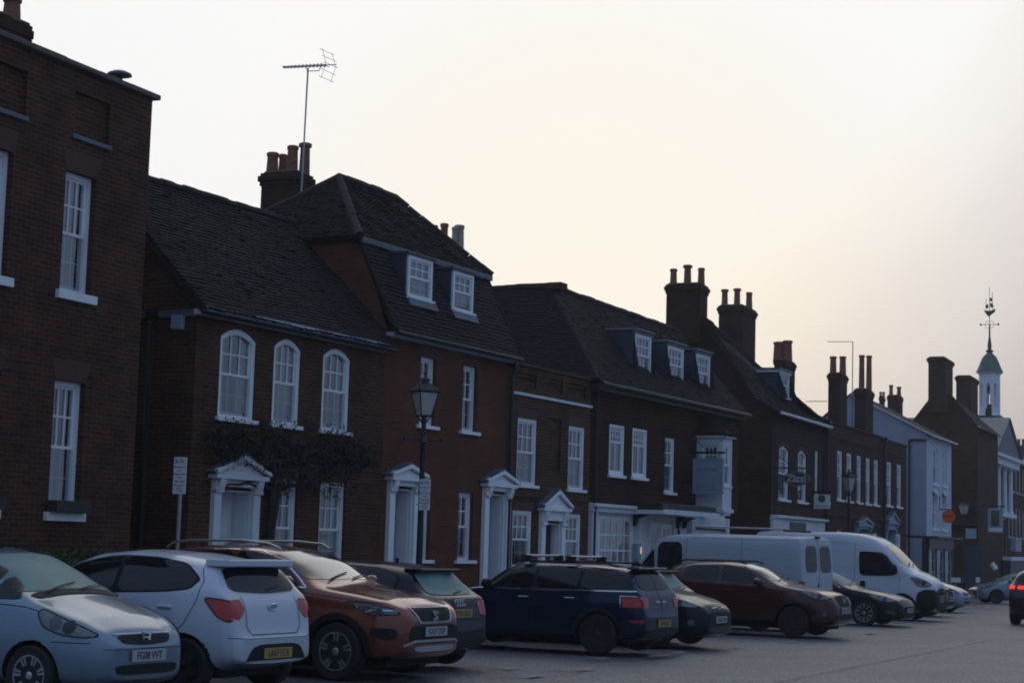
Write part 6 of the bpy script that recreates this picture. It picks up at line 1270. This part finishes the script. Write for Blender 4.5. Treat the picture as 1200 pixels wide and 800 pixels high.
# Zizzi sign
f = f6; x = .25
yk0, zk = f.side(905, 548, x); (ya, z_1), (yb_, z_0) = f.side(918.5, 552, x), f.side(948.5, 569.5, x); yc_, zc_ = (ya+yb_)/2, (z_0+z_1)/2
yend = f.side(951, 548, x)[0]; hwid, hh = abs(ya-yb_)/2, (z_1-z_0)/2; shift = 0
sg = empty('hanging_sign', f.world(x, 0, 0), f.rz, 'dark oval restaurant sign reading Zizzi on a long iron arm', 'sign', 'hanging signs on the shop fronts')
b = MB(); ov = lambda k, kk=1: [(yc_+hwid*k*math.cos(i*math.pi/12)*(1+.06*math.cos(i*math.pi/6*1)), zc_+hh*k*math.sin(i*math.pi/12)) for i in range(24)]
b.px(ov(1), -.035, .035); bo = b.build('board', mat('sign_dark_green', (.03,.032,.03), .5), sg)
b = MB(); o1, o2 = ov(.97), ov(.87)
for i in range(24):
    j = (i+1) % 24
    for xx in (-.039, .039): b.poly([(xx, *o1[i]), (xx, *o1[j]), (xx, *o2[j]), (xx, *o2[i])])
b.build('rim_line', mat('sign_rim_gold', (.16,.14,.11), .5), bo, fix=False)
text_mesh('lettering', 'Zizzi', hh*1.35, mat('sign_silver', (.3,.33,.36), .5), bo, SF(-.042, yc_, zc_), .004, bold=.012, sx=1.05)
b = MB(); b.tube([(0, 0, zk), (0, yend, zk)], .025, 6); b.tube([(0, -.02, zk+.45), (0, yend*.6, zk)], .012, 5); [b.tube([(0, yy, z_1-.03), (0, yy, zk)], .01, 5) for yy in (yc_-hwid*.5, yc_+hwid*.5)]; b.build('bracket', M['iron'], sg)
# square board with green roundel
x = f.uv(951.5, 577)[0]; (ya, z_1), (yb_, z_0) = f.side(954, 579, x), f.side(972.5, 596, x); zk = f.side(963, 576.5, x)[1]; yc_, zc_ = (ya+yb_)/2, (z_0+z_1)/2
sg = empty('hanging_sign', f.world(x, 0, 0), f.rz, 'small white square hanging sign with a round green emblem near the downpipe', 'sign', 'hanging signs on the shop fronts')
b = MB(); b.box(-.03, .03, yb_, ya, z_0, z_1); bo = b.build('board', M['signwhite'], sg, bevel=.01); R2 = (z_1-z_0)*.27
b = MB(); b.lathe([(R2, -.036), (R2, -.031)], (0, yc_, zc_+.1), 20, 'x'); b.build('green_emblem', mat('dark_green_print', (.03,.1,.07), .5), bo); b = MB(); b.box(-.034, -.031, yb_+.05, ya-.05, z_0+.06, z_0+.1); b.build('script_line', M['signgrey'], bo)
b = MB(); b.tube([(0, 0, zk), (0, min(yb_, ya)-.05, zk)], .045, 6); b.build('bracket', M['iron'], sg)
# orange round sign on the white building
f = f9; x = 3.2; yc_, zc_ = f.side(1111.5, 605, x); R2 = 7/f.sc(x, yc_, zc_)/.92; zk = f.side(1107, 596.5, x)[1]
sg = empty('hanging_sign', f.world(x, 0, 0), f.rz, 'round orange hanging sign on the white rendered building', 'sign', 'hanging signs on the shop fronts')
b = MB(); b.lathe([(R2, -.03), (R2, .03)], (0, yc_, zc_), 24, 'x'); bo = b.build('disc', M['orange'], sg); b = MB(); b.box(-.036, -.031, yc_-R2*.7, yc_+R2*.7, zc_-.03, zc_+.05); b.build('script_line', mat('orange_dark_print', (.4,.06,.015), .6), bo)
b = MB(); b.tube([(0, 0, zk), (0, yc_-.2, zk)], .03, 6); b.tube([(0, 0, zk+.7), (0, 0, zk)], .03, 6); b.tube([(0, yc_, zk), (0, yc_, zc_+R2)], .012, 5); b.build('bracket', M['iron'], sg)
# big framed pub sign in front of the columned building
f = f10; x = 1.0; (ya, z_1), (yb_, z_0) = f.side(1157.5, 595, x), f.side(1175.5, 624, x)
sg = empty('hanging_sign', f.world(x, 0, 0), f.rz, 'tall framed picture sign hanging in front of the columned building', 'sign', 'hanging signs on the shop fronts')
b = MB(); b.box(-.04, .04, yb_, ya, z_0, z_1); bo = b.build('board', M['signgrey'], sg, bevel=.01); b = MB(); b.box(-.046, -.041, yb_+.18, ya-.18, z_0+.32, z_1-.12); b.build('picture', noisy(mat('dim_sign_picture', (.1,.1,.07), .7), (.09,.09,.06), .5, 3), bo); b = MB(); b.box(-.046, -.041, yb_+.05, ya-.05, z_0+.06, z_0+.24); b.build('name_panel', M['signwhite'], bo)
b = MB(); b.tube([(0, .0, z_1+.1), (0, yb_-.1, z_1+.1)], .04, 6); b.tube([(0, ya-.1, z_1), (0, ya-.1, z_1+.1)], .02, 5); b.tube([(0, yb_+.1, z_1), (0, yb_+.1, z_1+.1)], .02, 5); b.build('bracket', M['iron'], sg)
# curved arm lamp
x = .6; ya, z_a = f.side(1152, 661, x); yb_, z_b = f.side(1161, 660, x); yc_, z_c = f.side(1167, 667, x)
sg = empty('wall_lamp', f.world(x, 0, 0), f.rz, 'small tilted pale tube lamp on a curved arm near the silver-grey hatchback', 'lamp')
b = MB(); b.tube([(0, 0, z_a), (0, ya, z_a), (0, (ya+yb_)/2, z_a+.06), (0, yb_, z_b+.04), (0, yb_-.1, z_b-.02)], .05, 6); b.build('arm', M['pot'], sg, smooth=True); b = MB(); b.tube([(0, yb_-.04, z_b), (0, yc_, z_c)], .15, 12); b.build('shade', M['signwhite'], sg, smooth=True)
# small white notices by the far kerb
for i, (px, py, w_, h_, lab) in enumerate(((1120, 679, 11, 5.5, 'small white notice board above the furthest parked car'), (1146, 679, 5, 6, 'narrow white notice between the far building and the silver-grey hatchback'))):
    r0 = ray(px, py); p = EYE+r0*(78/r0.y); s_ = scale_at(p); sg = empty('notice', (p.x, p.y, gz(p.y)+.12), 0, lab, 'notice'); b = MB(); zz = p.z-gz(p.y)-.12; b.box(-w_/2/s_, w_/2/s_, -.02, .02, zz-h_/2/s_, zz+h_/2/s_); 
    if i == 0: b.box(-w_/2/s_+.05, w_/2/s_-.15, -.021, .019, zz-.62, zz-.35)
    b.build('board', M['signwhite'], sg); b = MB(); b.tube([(0, .03, -.1), (0, .03, zz)], .03, 6); b.build('post', M['steel'], sg)
# navy shop front with white fascia at the far terrace
f = f12; x0_, zf = f.uv(1179, 654); b = MB(); b.box(-3, 8, -.6, -.002, zf-.12, zf+.12); h_ = empty('shop_awning', f.world(0, 0, 0), f.rz, 'far navy shop front with pale fascia strip at the right edge', 'shop front'); b.build('fascia', M['whiteblue'], h_); b = MB(); b.box(-3, 8, -.5, -.002, ZB-1, zf-.121); b.build('shop_wall', M['navylead'], h_); b = MB(); b.box(1.4, 5, -.35, -.003, zf+.5, zf+1.35); b.build('sign_board', M['signgrey'], h_)
# ------------------------------------------------------------------ ground, world, sun, haze
def road_mat():
    m = mat('worn_asphalt', (.06,.06,.065), .55, spec=.5); b = m.node_tree.nodes['Principled BSDF']
    tc = N(m, 'ShaderNodeTexCoord'); n1 = N(m, 'ShaderNodeTexNoise'); n1.inputs['Scale'].default_value = 21; n1.inputs['Detail'].default_value = 8; n1.inputs['Roughness'].default_value = .7
    n2 = N(m, 'ShaderNodeTexNoise'); n2.inputs['Scale'].default_value = .35; n2.inputs['Detail'].default_value = 6; L(m, tc.outputs['Object'], n1.inputs['Vector']); L(m, tc.outputs['Object'], n2.inputs['Vector'])
    c1 = N(m, 'ShaderNodeValToRGB'); c1.color_ramp.elements[0].position = .4; c1.color_ramp.elements[1].position = .62; c1.color_ramp.elements[0].color = (.012,.0115,.013,1); c1.color_ramp.elements[1].color = (.27,.26,.275,1)
    c2 = N(m, 'ShaderNodeValToRGB'); c2.color_ramp.elements[0].position = .35; c2.color_ramp.elements[1].position = .65; c2.color_ramp.elements[0].color = (.78,.78,.78,1); c2.color_ramp.elements[1].color = (1.15,1.12,1.1,1)
    L(m, n1.outputs[0], c1.inputs[0]); L(m, n2.outputs[0], c2.inputs[0]); mx = N(m, 'ShaderNodeMix', data_type='RGBA', blend_type='MULTIPLY'); mx.inputs[0].default_value = 1
    L(m, c1.outputs[0], mx.inputs[6]); L(m, c2.outputs[0], mx.inputs[7]); L(m, mx.outputs[2], b.inputs['Base Color'])
    bp = N(m, 'ShaderNodeBump'); bp.inputs['Strength'].default_value = .6; bp.inputs['Distance'].default_value = .015; L(m, n1.outputs[0], bp.inputs['Height']); L(m, bp.outputs[0], b.inputs['Normal'])
    return m
M['road'] = road_mat(); M['pave'] = noisy(mat('paving', (.16,.15,.15), .8), (.15,.145,.15), .2, 6, .2, 40); M['kerb'] = noisy(mat('granite_kerb', (.25,.25,.25), .8), (.22,.22,.23), .2, 8)
M['paint'] = noisy(mat('worn_road_paint', (.4,.4,.4), .7), (.27,.27,.275), .5, 14)
r = MB(); ys = [-120, -40, 0, 20, 50, 60, 80, 110, 150, 220, 400, 900]
for i in range(len(ys)-1):
    a, b = ys[i], ys[i+1]; r.poly([(-500, a, gz(a)), (600, a, gz(a)), (600, b, gz(b)), (-500, b, gz(b))])
tag(r.build('road', M['road'], fix=False), kind='structure')
def strip(name, pts_in, pts_out, h0, h1, m):
    s = MB()
    for i in range(len(pts_in)-1):
        a, b, c, d = pts_in[i], pts_in[i+1], pts_out[i+1], pts_out[i]
        g = lambda p, hh: (p.x, p.y, gz(p.y)+hh)
        s.poly([g(a, h1), g(b, h1), g(c, h1), g(d, h1)]); s.poly([g(a, h0), g(b, h0), g(b, h1), g(a, h1)])
    return tag(s.build(name, m, fix=False), kind='structure')
us = [-12+i*2.5 for i in range(26)]
kv = lambda u: 16.2+max(0, u-34)*.1
k0 = [D_*u+N_*kv(u) for u in us]; k1 = [D_*u+N_*(kv(u)+.15) for u in us]; k2 = [D_*u+N_*26 for u in us]
# follow the bend beyond the inn
def bend(ps, off):
    d2 = f6.d; base = ps[-1]; return ps+[base+d2*(i*4) for i in range(1, 22)]
k0, k1, k2 = bend(k0, 0), bend(k1, 0), bend(k2, 0)
strip('kerb', k0, k1, -.02, .125, M['kerb']); strip('pavement', k1, k2, -.02, .12, M['pave'])
mk = MB()
def line(p, q, w=.09):
    a, b = V(p), V(q); d = (b-a).normalized(); s_ = V((-d.y, d.x, 0))*w/2; n = max(1, int((b-a).length/2))
    for i in range(n):
        p0, p1 = a.lerp(b, i/n), a.lerp(b, (i+1)/n); mk.poly([(*(x:=p0-s_).xy, gz(x.y)+.006), (*(x:=p1-s_).xy, gz(x.y)+.006), (*(x:=p1+s_).xy, gz(x.y)+.006), (*(x:=p0+s_).xy, gz(x.y)+.006)])
g = ground_pt
line(g(673, 784), g(692, 782.5), .12); line(g(619, 792.5), g(635, 790.5), .12); line(g(575, 792), g(617, 792.5), .05); line(g(640, 783), g(673, 783.5), .05)
line(g(1014, 742), g(1024, 741), .12); line(g(1128, 712), g(1140, 711), .15); line(g(1150, 712), g(1162, 711), .15); line(g(1170, 709), g(1180, 708), .15)
line(g(896, 800), g(1163, 748), .025); line(g(760, 769), g(800, 764), .08)
for u in range(16, 90, 3): 
    p = D_*u+N_*11.4; line(p, p+D_*.35, .08); line(p+D_*.17, p+D_*.17+N_*.3, .08)
tag(mk.build('road_marking', M['paint'], fix=False), kind='structure')

W = bpy.data.worlds.new('World'); S.world = W; W.use_nodes = True; nt = W.node_tree; nt.nodes.clear()
SUN_EL, SUN_AZ = 8.0, 2.5      # degrees; azimuth clockwise from the view's +Y
def WN(t, **k):
    n = nt.nodes.new(t)
    for a, b in k.items(): setattr(n, a, b)
    return n
out = WN('ShaderNodeOutputWorld'); bg = WN('ShaderNodeBackground'); sky = WN('ShaderNodeTexSky'); sky.sky_type = 'NISHITA'; sky.sun_disc = False
sky.sun_elevation = R_(SUN_EL); sky.sun_rotation = R_(SUN_AZ); sky.dust_density = 4.0; sky.air_density = 1.4; sky.ozone_density = 2.5
lk = nt.links.new
tc = WN('ShaderNodeTexCoord'); sdir = V((math.sin(R_(SUN_AZ))*math.cos(R_(SUN_EL)), math.cos(R_(SUN_AZ))*math.cos(R_(SUN_EL)), math.sin(R_(SUN_EL))))
def vmath(op, a, b=None):
    n = WN('ShaderNodeVectorMath', operation=op); lk(a, n.inputs[0])
    if b is not None: n.inputs[1].default_value = b
    return n
# misty morning: a broad veil of bright mist around the sun's quarter of the sky over the Nishita blue
gc = ray(380, -400).normalized(); dt = vmath('DOT_PRODUCT', tc.outputs['Generated'], tuple(gc))
rp = WN('ShaderNodeValToRGB'); lk(dt.outputs['Value'], rp.inputs[0]); e = rp.color_ramp.elements
VEIL = [(.0, (.185,.27,.43)), (.5, (.19,.265,.41)), (.74, (.18,.235,.34)), (.83, (.42,.41,.42)), (.868, (.67,.63,.62)), (.9, (.88,.84,.81)), (.92, (1.0,.975,.945)), (.94, (1.1,1.08,1.06)), (.96, (1.15,1.13,1.10))]
e[0].position, e[1].position = VEIL[0][0], VEIL[-1][0]; e[0].color = (*VEIL[0][1], 1); e[1].color = (*VEIL[-1][1], 1)
for p_, c_ in VEIL[1:-1]:
    x = e.new(p_); x.color = (*c_, 1)
dt2 = vmath('DOT_PRODUCT', tc.outputs['Generated'], tuple(ray(690, 370).normalized())); rp2 = WN('ShaderNodeValToRGB'); lk(dt2.outputs['Value'], rp2.inputs[0]); e = rp2.color_ramp.elements
rp2.color_ramp.interpolation = 'EASE'; rp.color_ramp.interpolation = 'CARDINAL'
e[0].position, e[1].position = .972, 1.0; e[0].color = (1,1,1,1); e[1].color = (1.0,.95,.86,1)
ad = WN('ShaderNodeMix', data_type='RGBA', blend_type='MULTIPLY'); ad.inputs[0].default_value = 1; lk(rp.outputs[0], ad.inputs[6]); lk(rp2.outputs[0], ad.inputs[7])
sk = WN('ShaderNodeMix', data_type='RGBA', blend_type='MULTIPLY'); sk.inputs[0].default_value = 1; lk(sky.outputs[0], sk.inputs[6]); sk.inputs[7].default_value = (.05,.055,.07,1)
mx = WN('ShaderNodeMix', data_type='RGBA', blend_type='MIX'); mx.inputs[0].default_value = .96; lk(sk.outputs[2], mx.inputs[6])
# away from the sun the lowest sky is dull (earth shadow and mist), brightening with height
sx = WN('ShaderNodeSeparateXYZ'); lk(tc.outputs['Generated'], sx.inputs[0]); el = WN('ShaderNodeMapRange'); lk(sx.outputs[2], el.inputs[0]); el.inputs[1].default_value = 0; el.inputs[2].default_value = .55; el.inputs[3].default_value = .75; el.inputs[4].default_value = 1.4
aw = WN('ShaderNodeMapRange'); lk(dt.outputs['Value'], aw.inputs[0]); aw.inputs[1].default_value = .85; aw.inputs[2].default_value = .72; aw.inputs[3].default_value = 0; aw.inputs[4].default_value = 1
em = WN('ShaderNodeMix', data_type='FLOAT'); lk(aw.outputs[0], em.inputs[0]); em.inputs[2].default_value = 1; lk(el.outputs[0], em.inputs[3])
sc2 = WN('ShaderNodeVectorMath', operation='SCALE'); lk(ad.outputs[2], sc2.inputs[0]); lk(em.outputs[0], sc2.inputs['Scale']); lk(sc2.outputs[0], mx.inputs[7])
mul = WN('ShaderNodeMix', data_type='RGBA', blend_type='MULTIPLY'); mul.inputs[0].default_value = 1; lk(mx.outputs[2], mul.inputs[6]); mul.inputs[7].default_value = (10,10,10,1)
lk(mul.outputs[2], bg.inputs[0]); bg.inputs[1].default_value = .1; lk(bg.outputs[0], out.inputs[0])
sl = bpy.data.lights.new('sun', 'SUN'); sl.energy = .8; sl.angle = R_(10); sl.color = (1, .86, .68); so = bpy.data.objects.new('sun', sl); C.objects.link(so)
so.rotation_euler = (-sdir).to_track_quat('-Z', 'Y').to_euler()
S.view_settings.view_transform = 'Standard'; S.view_settings.look = 'None'; S.view_settings.exposure = 0; S.view_settings.gamma = 1
if HAZE:
    hz = MB(); hz.box(-60, 110, -12, 190, -6, 32); hm = bpy.data.materials.new('mist'); hm.use_nodes = True; n_ = hm.node_tree; n_.nodes.clear()
    o_ = n_.nodes.new('ShaderNodeOutputMaterial'); pv = n_.nodes.new('ShaderNodeVolumePrincipled'); pv.inputs['Density'].default_value = .0006; pv.inputs['Color'].default_value = (.85,.87,.92,1); pv.inputs['Anisotropy'].default_value = .35
    n_.links.new(pv.outputs[0], o_.inputs['Volume']); tag(hz.build('haze', hm), kind='stuff')
    S.cycles.volume_bounces = 0
S.cycles.pixel_filter_type = 'BLACKMAN_HARRIS'; S.cycles.filter_width = 1.9
S.cycles.max_bounces = 6; S.cycles.transparent_max_bounces = 12; S.cycles.diffuse_bounces = 3; S.cycles.glossy_bounces = 3
